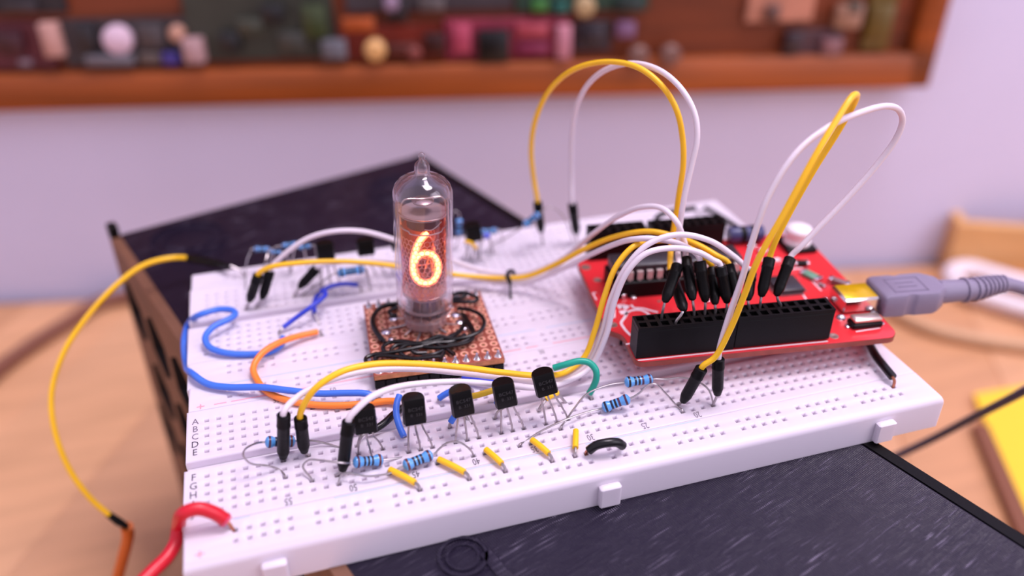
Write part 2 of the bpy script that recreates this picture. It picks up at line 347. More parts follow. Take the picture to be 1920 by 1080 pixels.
def breadboard(cy, label, rear):
    r = root('breadboard', (78.4, cy, BZ), label, 'breadboard')
    w = MB(); ys = [3.81, 6.35, 8.89, 11.43, 13.97]
    plate(w, BX0, BX1, cy + 1.25, cy + 17.9, XS, [cy + y for y in ys], 0, (.5, .5, .5, .35))
    plate(w, BX0 - .25, BX1, cy - 17.2, cy - 1.25, XS, [cy - y for y in ys], 0, (.5, .5, .35, .5))
    w.box(((BX0 + BX1) / 2, cy, BZ / 2 - 1), (BX1 - BX0 - .4, 2.6, -BZ - 2))
    ts = w.build('terminal_strip', m_board, r, angle=50)
    w = MB(); plate(w, BX0 - .1, BX1 + .1, cy - 27.3, cy - 17.25, RX_, [cy - 22.9, cy - 20.3], 0, (.6, .6, 1.7 if not rear else .5, .3)); pr = w.build('power_rail', m_board, r, angle=50)
    w = MB(); plate(w, BX0 + .35, BX1 - .1, cy + 17.95, cy + 26.6, RX_, [cy + 21.2, cy + 23.7], 0, (.6, .6, .3, .8 if rear else .35)); pr2 = w.build('power_rail', m_board, r, angle=50)
    if not rear:
        for x in (11.4, 78.6, 145.5):
            MB().box((x, cy - 28.0, -5.4), (4.6, 1.8, 5.8), bev=.5).build('lug', m_board, pr)
        MB().box((78, 0, BZ - .25), (160, 53.6, .5)).build('adhesive_foam', m_adh, r)
    else:
        MB().box((78, cy - .3, BZ - .25), (160, 52.6, .5)).build('adhesive_foam', m_adh, r)
    # print: letters, column numbers, rail lines
    if rear: return r
    nar = Matrix.Scale(.78, 4, (1, 0, 0))
    for i, ch in enumerate('ABCDE'):
        w = MB(); w.add(*text(ch, 2.8), Matrix.Translation((-2.3, cy + 13.97 - i * P, .03)) @ nar); w.build('row_letter', m_ink if i < 3 else m_inkdark, ts, smooth=False)
    for i, ch in enumerate('FGHIJ'):
        w = MB(); w.add(*text(ch, 2.8), Matrix.Translation((-2.5, cy - 3.81 - i * P, .03)) @ nar); w.build('row_letter', m_inkdark, ts, smooth=False)
    nar = Matrix.Scale(.6, 4, (1, 0, 0))
    for n in range(20, 56, 5):
        x = (61 - n) * P
        w = MB(); w.add(*text(str(n), 2.7), rotz(180, (x + .1, cy - 15.95, .03)) @ nar); w.build('column_number', m_inkdark if n > 38 else m_ink, ts, smooth=False)
        if n < 30: continue
        w = MB(); w.add(*text(str(n), 2.5), rotz(0, (x, cy + 16.3, .03)) @ nar); w.build('column_number', m_ink, ts, smooth=False)
    for y, M_, segs, par in ((19.0, m_redline, ((1.7, 4.4), (5.4, 74.2), (75.6, 78.6), (82.6, 157)), pr2), (26.0, m_blueline, ((1.7, 4.4), (5.4, 80.2), (83.2, 157)), pr2), (-17.75, m_blueline, ((5, 8), (24, 75), (77, 104)), pr)):
        for a, b_ in segs: MB().box(((a + b_) / 2, cy + y, .015), (b_ - a, .28, .03)).build('rail_line', M_, par, smooth=False)
    for y, par in ((19.1, pr2), (-24.6, pr)):
        w = MB(); w.box((-1.2, cy + y, .02), (1.7, .3, .03)); w.box((-1.2, cy + y, .021), (.3, 1.7, .03)); w.build('plus_mark', m_redline, par, smooth=False)
    return r
breadboard(0, 'front white breadboard with transistors and resistors, on the black box', False)
breadboard(53.6, 'rear white breadboard carrying the upright glass tube, behind the other breadboard', True)

# ================================================================== wires and small parts
def wire_part(pts, r, m_, parent, name='insulation', n=10, sub=8):
    return MB().tube(spline(pts, sub), r, n).build(name, m_, parent)
def link(name, label, m_, pts, r=.75, ends=(), cat='wire', group=None, bare=m_tin):
    """a hook-up wire: insulation plus the bare ends that go into the holes"""
    t = root(name, ends[0][-1] if ends else pts[0], label, cat, group)
    wire_part(pts, r, m_, t)
    for e in ends: MB().tube(spline(e, 5), min(.36, r * .5), 6).build('bare_end', bare, t)
    return t
def sleeve(base, tip, top, parent, pinz, wire=None):
    base, tip, top = Vector(base), Vector(tip), Vector(top)
    ax = top - tip; Lh = ax.length; M = basis(tip, ax)
    pr = [(.35, 0), (.8, .35), (1.18, 1.7), (1.28, 2.1), (1.3, Lh * .72), (1.42, Lh * .74), (1.42, Lh * .78), (1.36, Lh * .8), (1.38, Lh - .2), (1.2, Lh), (.7, Lh), (.6, Lh - .8)]
    c = MB().lathe(pr, 16, M).build('connector', m_sleeve, parent)
    a = Vector(base); a.z -= pinz
    MB().tube(spline([a, base, base * .35 + tip * .65 , tip + ax.normalized() * .8], 4), .33, 6).build('pin', m_tin, c)
    return c
HZ = 16.5
def jumper(label, m_, ea, pts, eb, r=.68, group='jumper wires'):
    """ea / eb: (base, tip, top) of each connector"""
    t = root('jumper_wire', ea[0], label, 'jumper wire', group)
    path = []
    for e, rev in ((ea, False), (eb, True)):
        if e is None: continue
        b0, tip, top = [Vector(x) for x in e]; d = (top - tip).normalized()
        seg = [top - d * 2.2, top + d * .6]
        path.append((rev, seg[::-1] if rev else seg))
    full = path[0][1] + [Vector(p) for p in pts] + (path[1][1] if eb else [])
    wire_part(full, r, m_, t, sub=10)
    for e in (ea, eb):
        if e is None: continue
        sleeve(e[0], e[1], e[2], t, 1.9)
    return t
CM = rotz(-8, (156.2, -12.6, 0)); CI = CM.inverted(); CZ = 8.        # the red board's own frame and top
SOCK = [(x0 + 1.47 + i * P, y) for x0 in (-62.4, -39.0) for i in range(9) for y in (2.37, 4.91)]
USED = set()
def hb(u, v):                                        # nearest free socket of the front headers
    q = CI @ Z(u, v, HZ); k = min([s for s in SOCK if s not in USED], key=lambda s: (s[0] - q.x) ** 2 + (s[1] - q.y) ** 2); USED.add(k)
    return CM @ Vector((k[0], k[1], HZ))
def cn(base, tip, top, y0=None, y1=None):            # connector from pixels: tip and top at given depths
    y0 = base.y if y0 is None else y0; y1 = y0 if y1 is None else y1
    return (base, Y(*tip, y0), Y(*top, y1))
# --- connectors in the red board's header
H = dict(
 c1=cn(hb(1240, 590), (1246, 567), (1271, 497), None, 6.5), c1b=cn(hb(1268, 597), (1283, 582), (1258, 512), None, 12),
 c2=cn(hb(1296, 583), (1299, 563), (1286, 484), None, 8.4), c3=cn(hb(1312, 582), (1323, 567), (1312, 489), None, 3.0),
 c4=cn(hb(1342, 578), (1341, 571), (1335, 504), None, 6.2), c5=cn(hb(1360, 580), (1364, 569), (1350, 499), None, 1.4),
 c6=cn(hb(1385, 577), (1384, 570), (1366, 497), None, 4.8), c7=cn(hb(1401, 570), (1402, 563), (1408, 512), None, 3),
 c8=cn(hb(1425, 566), (1427, 557), (1443, 484), None, 1.6), c9=cn(hb(1447, 562), (1455, 555), (1482, 484), None, 1.2))
# --- tall loops
j1a = cn(hole(1020, 455), (1015, 436), (1008, 379), None, None)
jumper('yellow jumper wire arching high, from the rear breadboard edge to the red board', m_yel, j1a,
       [Y(1000, 330, 68), Y(996, 280, 66), Y(1004, 225, 62), Y(1030, 170, 56), Y(1075, 131, 48), Y(1135, 116, 40), Y(1195, 126, 32), Y(1240, 160, 26), Y(1268, 205, 23), Y(1280, 260, 21.5), Y(1281, 310, 20.5), Y(1273, 365, 20), Y(1265, 420, 19.5), Y(1260, 450, 18.5), Y(1257, 478, 16)], H['c1b'])
j2a = cn(hole(1085, 458), (1081, 440), (1073, 382))
jumper('white jumper wire arching high beside the high yellow arch', m_whi, j2a,
       [Y(1071, 330, 66), Y(1072, 260, 63), Y(1081, 200, 58), Y(1103, 158, 52), Y(1140, 129, 44), Y(1190, 119, 36), Y(1240, 134, 28), Y(1280, 170, 21), Y(1303, 215, 17), Y(1307, 260, 15), Y(1297, 310, 14), Y(1283, 370, 13), Y(1274, 430, 12.2), Y(1271, 472, 9.5)], H['c1'])
j3a = cn(hole(1277, 762), (1279, 755), (1316, 690), -12.6, -13.5)
jumper('yellow jumper wire in a tall narrow loop leaning right, front board to red board', m_yel, j3a,
       [Y(1340, 670, -14), Y(1368, 620, -14), Y(1395, 555, -14), Y(1420, 490, -14), Y(1470, 400, -13.6), Y(1530, 290, -12), Y(1575, 215, -9), Y(1597, 182, -7), Y(1606, 178, -5), Y(1602, 192, -3), Y(1575, 240, -1.5), Y(1525, 320, 0), Y(1480, 400, 1), Y(1455, 450, 1.6)], H['c8'])
j4a = cn(hole(1338, 762), (1345, 742), (1347, 672), -14.2, -13)
jumper('white jumper wire with a wide drooping bend at upper right', m_whi, j4a,
       [Y(1350, 650, -12.8), Y(1368, 590, -12.4), Y(1392, 520, -12), Y(1410, 455, -11), Y(1440, 370, -10), Y(1490, 290, -9), Y(1550, 240, -7), Y(1610, 212, -5), Y(1660, 199, -3), Y(1685, 206, -1.5), Y(1692, 228, -.5), Y(1680, 260, 0), Y(1645, 308, .6), Y(1590, 370, 1), Y(1530, 432, 1.2), Y(1500, 464, 1.2)], H['c9'])
# --- from the rear left of the boards across behind the tube
j5a = cn(hole(463, 575), (467, 566), (484, 516), None, 56.4)
jumper('yellow jumper wire running behind the glass tube to the red board', m_yel, j5a,
       [Y(510, 500, 55), Y(560, 493, 54), Y(640, 490, 53.6), Y(720, 496, 52.4), Y(800, 508, 50.6), Y(870, 517, 49), Y(930, 521, 46.6), Y(985, 519, 43.5), Y(1040, 497, 38), Y(1100, 465, 31), Y(1160, 442, 24), Y(1220, 434, 18.5), Y(1270, 445, 15), Y(1310, 460, 10.5), Y(1345, 480, 6.6)], H['c6'])
j6a = cn(hole(483, 572), (491, 562), (506, 508), None, 60)
jumper('white jumper wire bowing up left of the glass tube', m_whi, j6a,
       [Y(530, 480, 60), Y(575, 448, 59), Y(625, 434, 57), Y(680, 434, 56.5), Y(740, 450, 56), Y(800, 472, 54), Y(850, 489, 54), Y(900, 506, 52), Y(945, 513, 50.6), Y(990, 511, 47.6), Y(1050, 488, 41), Y(1110, 440, 33), Y(1160, 405, 25), Y(1205, 388, 19), Y(1240, 390, 15), Y(1268, 415, 10.8), Y(1281, 447, 9.9), Y(1286, 466, 9.2)], H['c2'])
j7a = cn(hole(551, 553), (560, 540), (594, 503), None, 60)
jumper('white jumper wire leaving a slanted connector behind the yellow one', m_whi, j7a,
       [Y(625, 493, 60), Y(680, 487, 60), Y(750, 490, 58), Y(820, 502, 55), Y(880, 518, 51), Y(940, 531, 46.2), Y(990, 529, 42.8), Y(1045, 509, 37), Y(1100, 481, 29.6), Y(1150, 459, 18), Y(1186, 449, 10), Y(1215, 447, 7.4), Y(1250, 451, 6.4), Y(1280, 460, 5.2), Y(1306, 476, 4)], H['c3'])
# --- from the front left of the boards
j8a = cn(hole(578, 857), (571, 849), (563, 783), None, -4)
jumper('yellow jumper wire crossing in front of the tube board', m_yel, j8a,
       [Y(572, 755, -4.2), Y(595, 725, -4.4), Y(640, 697, -3.4), Y(700, 683, -2.2), Y(780, 682, -1.6), Y(860, 688, -1.2), Y(940, 698, -.6), Y(1010, 704, 0), Y(1060, 698, 2.6), Y(1095, 670, 4), Y(1115, 620, 5), Y(1132, 560, 6), Y(1155, 500, 7.4), Y(1188, 462, 8.8), Y(1220, 453, 10), Y(1250, 451, 10), Y(1280, 460, 8), Y(1312, 476, 7), Y(1332, 494, 6.2)], H['c4'])
j9a = cn(hole(533, 866), (531, 860), (532, 777), None, -4.6)
jumper('white jumper wire under the yellow one, from the leftmost front connector', m_whi, j9a,
       [Y(545, 755, -3.4), Y(580, 730, -1.4), Y(640, 706, .2), Y(700, 694, 1), Y(780, 692, 1), Y(860, 699, .8), Y(940, 708, .8), Y(1010, 716, .8), Y(1060, 709, 2.6), Y(1102, 680, 4), Y(1128, 625, 4.6), Y(1146, 560, 5), Y(1175, 500, 5), Y(1215, 458, 5), Y(1270, 440, 4.5), Y(1330, 451, 4), Y(1375, 480, 3.4), Y(1400, 502, 3)], H['c7'])
j10a = cn(hole(634, 892), (642, 884), (654, 789), None, -10)
jumper('white jumper wire sweeping in front of the two transistors left of centre', m_whi, j10a,
       [Y(668, 768, -9.4), Y(695, 745, -8), Y(735, 728, -6), Y(800, 718, -4.4), Y(870, 716, -4), Y(940, 722, -3.6), Y(1010, 727, -2.6), Y(1060, 716, .6), Y(1105, 690, 2.6), Y(1136, 630, 3), Y(1152, 565, 3.4), Y(1178, 507, 3.6), Y(1212, 475, 3.6), Y(1265, 465, 3.2), Y(1310, 473, 2.4), Y(1338, 488, 1.8)], H['c5'])
# --- yellow lead hanging at the left
hq = hole(448, 517)
tip = Z(432, 499, 3.2); top = D(356, 484, 250)
t = root('test_lead', hq, 'yellow lead looping down at far left from the rear board corner', 'wire')
sl = MB().tube([tip, tip * .6 + top * .4, top], [.5, 1.25, 1.35], 10).build('connector', m_sleeve, t)
MB().tube(spline([hq - Vector((0, 0, 1.9)), hq + Vector((0, 0, 1.2)), tip], 5), .33, 6).build('pin', m_tin, t)
wire_part([top * .8 + tip * .2, top, D(320, 484, 246), D(270, 497, 243), D(220, 533, 240), D(165, 592, 238), D(120, 660, 236), D(97, 735, 235), D(102, 805, 235), D(130, 880, 236), D(170, 935, 238), D(205, 966, 240)], .78, m_yel, t, sub=10)
MB().tube([D(200, 962, 240), D(222, 978, 241), D(240, 988, 242)], [.9, 1.15, .8], 10).build('connector', m_sleeve, t)
t = root('orange_lead', D(238, 990, 243), 'blurred orange wire hanging at bottom left from the yellow lead', 'wire')
wire_part([D(238, 987, 243), D(240, 1005, 246), D(232, 1040, 252), D(220, 1085, 258), D(200, 1160, 268), D(180, 1250, 280)], 1.7, mat('burnt_orange', (214, 104, 30), .5), t)
# --- thick red wire
t = link('power_wire', 'thick red wire with a bare copper tip at lower left of the front board', m_redw,
     [Z(423, 975, 2.0), Z(400, 961, 4.2), Z(370, 954, 5.6), Z(345, 962, 5.2), D(334, 990, 163), D(330, 1015, 162), D(315, 1042, 160), D(285, 1072, 157), D(240, 1118, 153), D(190, 1180, 150)], 1.32,
     [[Z(416, 970, 2.6), Z(430, 982, 1.2), snap(Z(442, 993, 0), -1.8)]], bare=m_cop)
MB().tube([Z(426, 977.5, 1.7), Z(421, 974, 2.15)], [1.25, 1.5], 12).build('frayed_end', mat('pink_frayed_insulation', (226, 84, 120), .5, trans=.2), t)
# --- long blue wire and orange wire
link('hookup_wire', 'long light blue wire doubling back at the left edge of the boards', m_blu,
     [Z(531, 633, 1.6), Z(525, 648, 1.4), Z(505, 660, .9), Z(470, 664, .9), Z(420, 661, 1.4), Z(392, 650, 1.8), Z(385, 632, 2.4), Z(400, 613, 3), Z(430, 598, 3.2), Z(441, 590, 3.2), Z(436, 582, 3.2), Z(410, 580, 3.2), Z(375, 590, 3), D(352, 610, 226), D(345, 640, 221), D(348, 680, 216), Z(362, 702, 1.8), Z(390, 720, 1.4), Z(430, 726, 1.6), Z(490, 726, 2.6), Z(540, 732, 2.8), Z(600, 738, 2.6), Z(650, 737, 2.8), Z(685, 738, 2.8), Z(703, 745, 2.2)],
     .8, [[Z(531, 634, 1.6), Z(527, 632, 1.2), snap(Z(524, 634, 0), -1.5)], [Z(702, 744, 2.2), snap(Z(709, 753, 0), .5), snap(Z(709, 753, 0), -1.5)]])
link('hookup_wire', 'orange wire curving beneath the long light blue wire', m_org,
     [Z(595, 622, 1.4), Z(560, 630, 2), Z(520, 644, 3.0), Z(490, 664, 2.9), Z(475, 690, 1.8), Z(484, 715, .9), Z(505, 737, .85), Z(545, 752, .9), Z(590, 759, .9), Z(640, 760, .9), Z(690, 756, .9), Z(725, 752, 1.1), Z(742, 752, 1.4)],
     .78, [[Z(594, 622, 1.4), Z(600, 622, 1.2), snap(Z(606, 628, 0), -1.5)], [Z(741, 752, 1.4), Z(748, 756, .8), snap(Z(750, 762, 0), -1.5)]])
link('hookup_wire', 'short dark blue wire curling beneath another dark blue wire, left of the tube board', m_dblu,
     [Z(671, 534, 2.4), Z(648, 532, 2.8), Z(620, 537, 2.6), Z(600, 549, 2.3), Z(591, 562, 1.9), Z(589, 577, 1.6), Z(590, 588, 1.4)], .62,
     [[Z(671, 534, 2.4), Z(676, 540, 1.2), snap(Z(678, 545, 0), -1.5)], [Z(590, 587, 1.8), Z(593, 595, 1), snap(Z(599, 604, 0), -1.5)]])
link('hookup_wire', 'straight dark blue wire with a hooked end, left of the tube board', m_dblu,
     [Z(531, 614, 1.5), Z(552, 598, 2.6), Z(580, 578, 4.6), Z(600, 563, 5.2), Z(610, 553, 5.2), Z(608, 546, 5.0), Z(602, 547, 4.6)], .62,
     [[Z(531, 614, 1.5), Z(524, 621, 1), snap(Z(519, 622, 0), -1.5)], [Z(602, 547, 4.6), Z(597, 546, 3.6), snap(Z(592, 546, 0), -1.5)]])
link('hookup_wire', 'teal green wire bent in a hook beside the rightmost front transistor', m_grn,
     [Z(1038, 690, 6.6), Z(1062, 683, 7.8), Z(1088, 677, 8.4), Z(1106, 681, 8), Z(1117, 694, 6.8), Z(1118, 710, 4.8), Z(1112, 726, 2.6), Z(1105, 738, 1)], .78,
     [[Z(1039, 690, 6.6), Z(1034, 694, 3.6), snap(Z(1034, 700, 0), -1.5)], [Z(1106, 737, 1), snap(Z(1103, 742, 0), 0), snap(Z(1103, 742, 0), -1.5)]])
# --- bits of hook-up wire among the transistors
link('hookup_wire', 'short stiff blue wire standing in front of the orange wire end', m_blu,
     [Z(749, 741, 5.4), Z(744, 756, 4.6), Z(743, 775, 3.6), Z(748, 797, 2.2), Z(757, 818, 1)], .72, [[Z(749, 742, 5.4), Z(752, 745, 3.4), snap(Z(757, 757, 0), -1.5)], [Z(756, 817, 1), snap(Z(760, 824, 0), .2), snap(Z(760, 824, 0), -1.5)]])
link('hookup_wire', 'short black wire bending behind the leftmost front transistor', m_blk,
     [Z(756, 764, 1.4), Z(738, 777, 1.6), Z(722, 792, 1.8), Z(704, 804, 1.6), Z(690, 808, 1.4)], .8, [[Z(755, 764, 1.4), snap(Z(764, 766, 0), .4), snap(Z(764, 766, 0), -1.5)], [Z(691, 808, 1.6), Z(676, 820, 1.2), snap(Z(668, 838, 0), -1.5)]])
link('hookup_wire', 'short blue wire poking out behind the third front transistor', m_blu,
     [Z(823, 747, 1.2), Z(835, 739, 2.2), Z(850, 733, 3), Z(880, 728, 3.2)], .72, [[Z(824, 747, 1.2), snap(Z(820, 750, 0), .3), snap(Z(820, 750, 0), -1.5)], [Z(879, 728, 3.2), Z(886, 732, 1.6), snap(Z(890, 738, 0), -1.5)]])
link('hookup_wire', 'blue wire stub crossing under the legs of the third front transistor', m_blu,
     [Z(845, 792, 1.8), Z(852, 781, 3), Z(861, 774, 3.6)], .7, [[Z(846, 791, 1.8), Z(843, 797, .8), snap(Z(842, 803, 0), -1.5)], [Z(860, 774, 3.6), Z(866, 770, 2), snap(Z(872, 775, 0), -1.5)]])
link('hookup_wire', 'dull yellow wire running behind the third and fourth front transistors', mat('dull_yellow', (222, 184, 32), .45),
     [Z(868, 745, 2.4), Z(890, 742, 3), Z(915, 735, 3.2), Z(935, 728, 3)], .7, [[Z(869, 745, 2.4), snap(Z(864, 750, 0), .5), snap(Z(864, 750, 0), -1.5)], [Z(934, 728, 3), snap(Z(944, 735, 0), .5), snap(Z(944, 735, 0), -1.5)]])
link('hookup_wire', 'blue wire glimpsed between the white jumpers behind the fourth front transistor', m_dblu,
     [Z(868, 708, 1.4), Z(895, 712, 2), Z(932, 718, 1.8)], .7, [[Z(868, 708, 1.4), snap(Z(862, 710, 0), -1.5)], [Z(932, 718, 1.8), snap(Z(940, 724, 0), -1.5)]])
link('hookup_wire', 'tiny blue wire end under the fourth front transistor', m_blu,
     [Z(948, 762, 3.2), Z(940, 757, 3.6), Z(930, 754, 3)], .6, [[Z(945, 764, 3.2), Z(932, 774, 2), snap(Z(929, 786, 0), -1.5)], [Z(931, 754, 3), snap(Z(925, 758, 0), -1.5)]])
link('hookup_wire', 'tiny yellow wire end under the rightmost front transistor', m_yel,
     [Z(1024, 748, 2.6), Z(1034, 741, 3.2), Z(1045, 736, 3)], .7, [[Z(1025, 747, 2.6), Z(1013, 764, 1.4), snap(Z(1010, 769, 0), -1.5)], [Z(1044, 736, 3), snap(Z(1054, 742, 0), -1.5)]])
for (a, b_, l) in (((733, 881), (785, 917), 'leftmost short yellow jumper, below the tilted middle resistor'), ((820, 862), (878, 898), 'short yellow jumper second from left along the front'), ((906, 847), (952, 883), 'short yellow jumper at mid front, below the fourth transistor'),
                   ((1001, 827), (1043, 865), 'short yellow jumper left of the nearly straight one'), ((1079, 806), (1084, 853), 'short yellow jumper pointing straight at the viewer, beside the black link')):
    ha, hb_ = hole(*a), hole(*b_); ha.y, hb_.y = -13.97, -20.3; d = (hb_ - ha); d.z = 0; d.normalize(); up = Vector((0, 0, 1.15))
    link('jumper_link', l, m_yel, [ha + up + d * .35, (ha + hb_) / 2 + up * 1.12, hb_ + up - d * 1.1], .66, [[ha - up, ha + up * .5, ha + up + d * .5], [hb_ + up - d * 1.2, hb_ + up * .8 - d * .35, hb_ + up * .2, hb_ - up * 1.2]], 'wire link', 'short yellow links')
ha, hb_ = hole(1103, 853), hole(1166, 842); ha.y = hb_.y = -20.3
link('jumper_link', 'short thick black link at front with a copper end', m_blk, [Z(1104, 845, 1.6), Z(1118, 835, 3), Z(1140, 830, 3.5), Z(1158, 830, 3), Z(1168, 836, 1.7)], 1.0, [[ha - Vector((0, 0, 1.6)), ha + Vector((0, 0, .4)), Z(1107, 843, 1.8)], [hb_ - Vector((0, 0, 1.6)), hb_ + Vector((0, 0, .5)), Z(1166, 835, 2)]], 'wire link', None, m_cop)
link('hookup_wire', 'black wire coming out from under the red board at the right', m_blk, [Z(1622, 630, .9), Z(1632, 648, 1.6), Z(1643, 668, 2.2), Z(1660, 690, 2.2), Z(1674, 707, 1.9)], 1.0, [[Z(1672, 705, 2), Z(1677, 714, 1.4), snap(Z(1678, 726, 0), -1.6)]], bare=m_cop)
link('hookup_wire', 'black wire lying across the far right corner of the rear board', m_blk, [Y(1322, 389, 72), Y(1345, 402, 68), Y(1372, 419, 60.5), Y(1392, 432, 55)], .8, [[Y(1323, 389, 72), snap(Z(1316, 394, 0), -1.5)]])
link('hookup_wire', 'black wire arched behind the red board under the white bow', m_blk, [Y(1228, 412, 62), Y(1240, 402, 62), Y(1262, 396, 62), Y(1290, 392, 63), Y(1302, 390, 64)], .8, [[Y(1228, 412, 62), snap(Z(1226, 420, 0), -1.5)], [Y(1301, 390, 64), snap(Z(1306, 394, 0), -1.5)]])
# lead bent over the bundle like a hook
hk = root('wire_hook', hole(957, 555), 'dark bare wire hooked over the yellow and white jumpers behind the tube', 'wire')
hp = hole(957, 555)
MB().tube(spline([hp - Vector((0, 0, 1.8)), Y(957, 550, 43), Y(956, 530, 43.3), Y(952, 519, 44), Y(953, 511, 46), Y(959, 508, 47.6), Y(964, 512, 48.4)], 6), [.34] * 12 + [.6] * 25, 8).build('lead', m_blk, hk)

# ------------------------------------------------------------------ transistors
def transistor(label, feet, bot, top, yb, yt, group, mark=True, yaw=0):
    b0, t0 = Y(*bot, yb), Y(*top, yt); f = [hole(*q) for q in feet]
    t = root('transistor', f[1], label, 'transistor', group)
    ax = t0 - b0; h = ax.length; hint = Vector((math.sin(math.radians(yaw)), -math.cos(math.radians(yaw)), .25)); M = basis(b0, ax, hint)
    n = 12; R = 2.45; fl = -1.2; a0 = math.asin(fl / R)
    poly = [(R * math.cos(a0 + (math.pi - 2 * a0) * k / n), R * math.sin(a0 + (math.pi - 2 * a0) * k / n)) for k in range(n + 1)]
    sc = lambda s: [(x * s, (y - .6) * s + .6) for x, y in poly]
    L = [[(x, y, z) for x, y in sc(s)] for z, s in ((0, .95), (.2, 1), (h - .25, .97), (h, .92))]
    MB().loft(L, True, M).build('case', m_epoxy, t)
    if mark:
        w = MB(); Mt = M @ Matrix.Translation((.2, fl - .03, h * .62)) @ Matrix.Rotation(math.pi / 2, 4, 'X')
        w.add(*text('BC547', 1.15), Mt); w.add(*text('B  331', 1.0), Mt @ Matrix.Translation((.1, -1.35, 0))); w.build('lettering', m_lett, t, smooth=False)
    for k, q in enumerate(f):
        s = M @ Vector(((k - 1) * 1.27, 0, .2)); e = M @ Vector(((k - 1) * 1.5, -.1, -1.4))
        MB().tube(spline([s, e, (e * .45 + q * .55) + Vector((0, 0, .4)), q, q - Vector((0, 0, 1.9))], 4), .22, 6).build('leg', m_tin, t)
    return t
transistor('leftmost front transistor, half hidden by the standing connector', [(675, 855), (697, 853), (718, 848)], (686, 808), (681, 765), -7.6, -6.6, 'front transistors')
transistor('black front transistor, second from left, beside the stiff blue wire', [(768, 842), (786, 841), (807, 837)], (778, 791), (774, 745), -8.2, -7.4, 'front transistors')
transistor('third front transistor from left, above the blue stub', [(855, 825), (874, 825), (893, 821)], (869, 775), (862, 730), -8.2, -7.4, 'front transistors')
transistor('fourth front transistor from left, with tiny blue end below', [(941, 812), (960, 808), (979, 804)], (950, 759), (942, 717), -8.4, -7.6, 'front transistors', yaw=-6)
transistor('rightmost front transistor, beside the teal hooked wire', [(1024, 797), (1042, 795), (1060, 790)], (1026, 737), (1016, 698), -8.8, -7.8, 'front transistors', yaw=-8)
transistor('blurred rear transistor nearest the left corner, under the white bow', [(604, 537), (621, 536), (638, 532)], (612, 485), (608, 455), 62, 62.5, 'rear transistors', False)
transistor('blurred rear transistor just left of the glass tube', [(682, 521), (697, 520), (716, 517)], (687, 476), (684, 449), 62, 62.5, 'rear transistors', False)
transistor('blurred rear transistor mostly hidden behind the glass tube', [(738, 512), (752, 511), (768, 508)], (751, 467), (747, 442), 62, 62.5, 'rear transistors', False)
transistor('blurred rear transistor right of the glass tube with yellow sleeved leg', [(872, 492), (888, 490), (902, 488)], (889, 450), (885, 421), 64, 64, 'rear transistors', False)
link('hookup_wire', 'short yellow wire beside the rear transistor right of the tube', m_yel, [Y(872, 452, 62), Y(884, 456, 62), Y(893, 466, 62)], .5, [[Y(893, 466, 62), snap(Z(896, 480, 0), -1.5)], [Y(873, 452, 62), snap(Z(868, 470, 0), -1.5)]])
link('hookup_wire', 'stubby violet blue wire by the rear transistor right of the tube', mat('violet_blue', (84, 92, 200), .4), [Y(907, 443, 62.5), Y(918, 441, 62.5)], .9, [[Y(908, 443, 62.5), snap(Z(908, 462, 0), -1.5)], [Y(917, 441, 62.5), snap(Z(920, 462, 0), -1.5)]])

# ------------------------------------------------------------------ resistors
def resistor(label, a, b_, leads, group, bands=(0, 1, 3, 1, 2)):
    t = root('resistor', leads[0][-1], label, 'resistor', group); a, b_ = Vector(a), Vector(b_); ax = b_ - a; Lr = ax.length; k = Lr / 6.3; M = basis(a, ax, Vector((0, -1, .3)))
    pr = [(.25, -.15 * k), (.8, .05 * k), (1.16, .35 * k), (1.25, .8 * k), (1.2, 1.4 * k), (1.0, 1.75 * k), (1.0, 4.55 * k), (1.2, 4.9 * k), (1.25, 5.5 * k), (1.16, 5.95 * k), (.8, 6.25 * k), (.25, 6.45 * k)]
    pr = [(r * min(1, k * 1.05), z) for r, z in pr]; s = min(1, k * 1.05)
    MB().lathe(pr, 18, M).build('body', m_res, t)
    for i, (z, r) in enumerate(((.8, 1.265), (2.2, 1.02), (3.05, 1.02), (3.9, 1.02), (5.45, 1.265))):
        MB().lathe([(r * s - .05, (z - .24) * k), (r * s, (z - .24) * k), (r * s, (z + .24) * k), (r * s - .05, (z + .24) * k)], 18, M).build('colour_band', BAND[bands[i]], t)
    d = ax.normalized()
    for e, l in ((a - d * .1, leads[0]), (b_ + d * .1, leads[1])):
        sgn = -1 if e is not b_ and (e - a).length < (e - b_).length else 1
        MB().tube(spline([e - d * sgn * .3, e + d * sgn * .7] + [Vector(q) for q in l], 6), .21, 6).build('lead', m_tin, t)
    return t
def hd(u, v, z=-1.7): return snap(Z(u, v, 0), z)
FR, RR = 'front resistors', 'rear resistors'
resistor('blue resistor behind the two leftmost front connectors', Y(498, 829, -1.3), Y(553, 827, -1.1), ([Y(478, 832, -2.4), Y(461, 841, -4.5), Y(457, 855, -8), Y(470, 869, -7.6), Y(505, 874, -6.8), Y(524, 881, -6.4), hd(532, 890, .2), hd(532, 890)], [Y(590, 827, -1.6), Y(630, 837, -3), Y(662, 848, -5.4), hd(673, 857)]), FR)
resistor('blue resistor lying right of the slanted front connector', Y(663, 867, -11.8), Y(717, 862, -11), ([Y(645, 868, -13.2), Y(615, 865, -12.8), Y(600, 863, -11), Y(578, 863, -9), Y(568, 875, -9), hd(583, 902, .2), hd(583, 902)], [Y(745, 859, -10.4), Y(770, 855, -9.6), Y(797, 851, -9), hd(800, 855)]), FR)
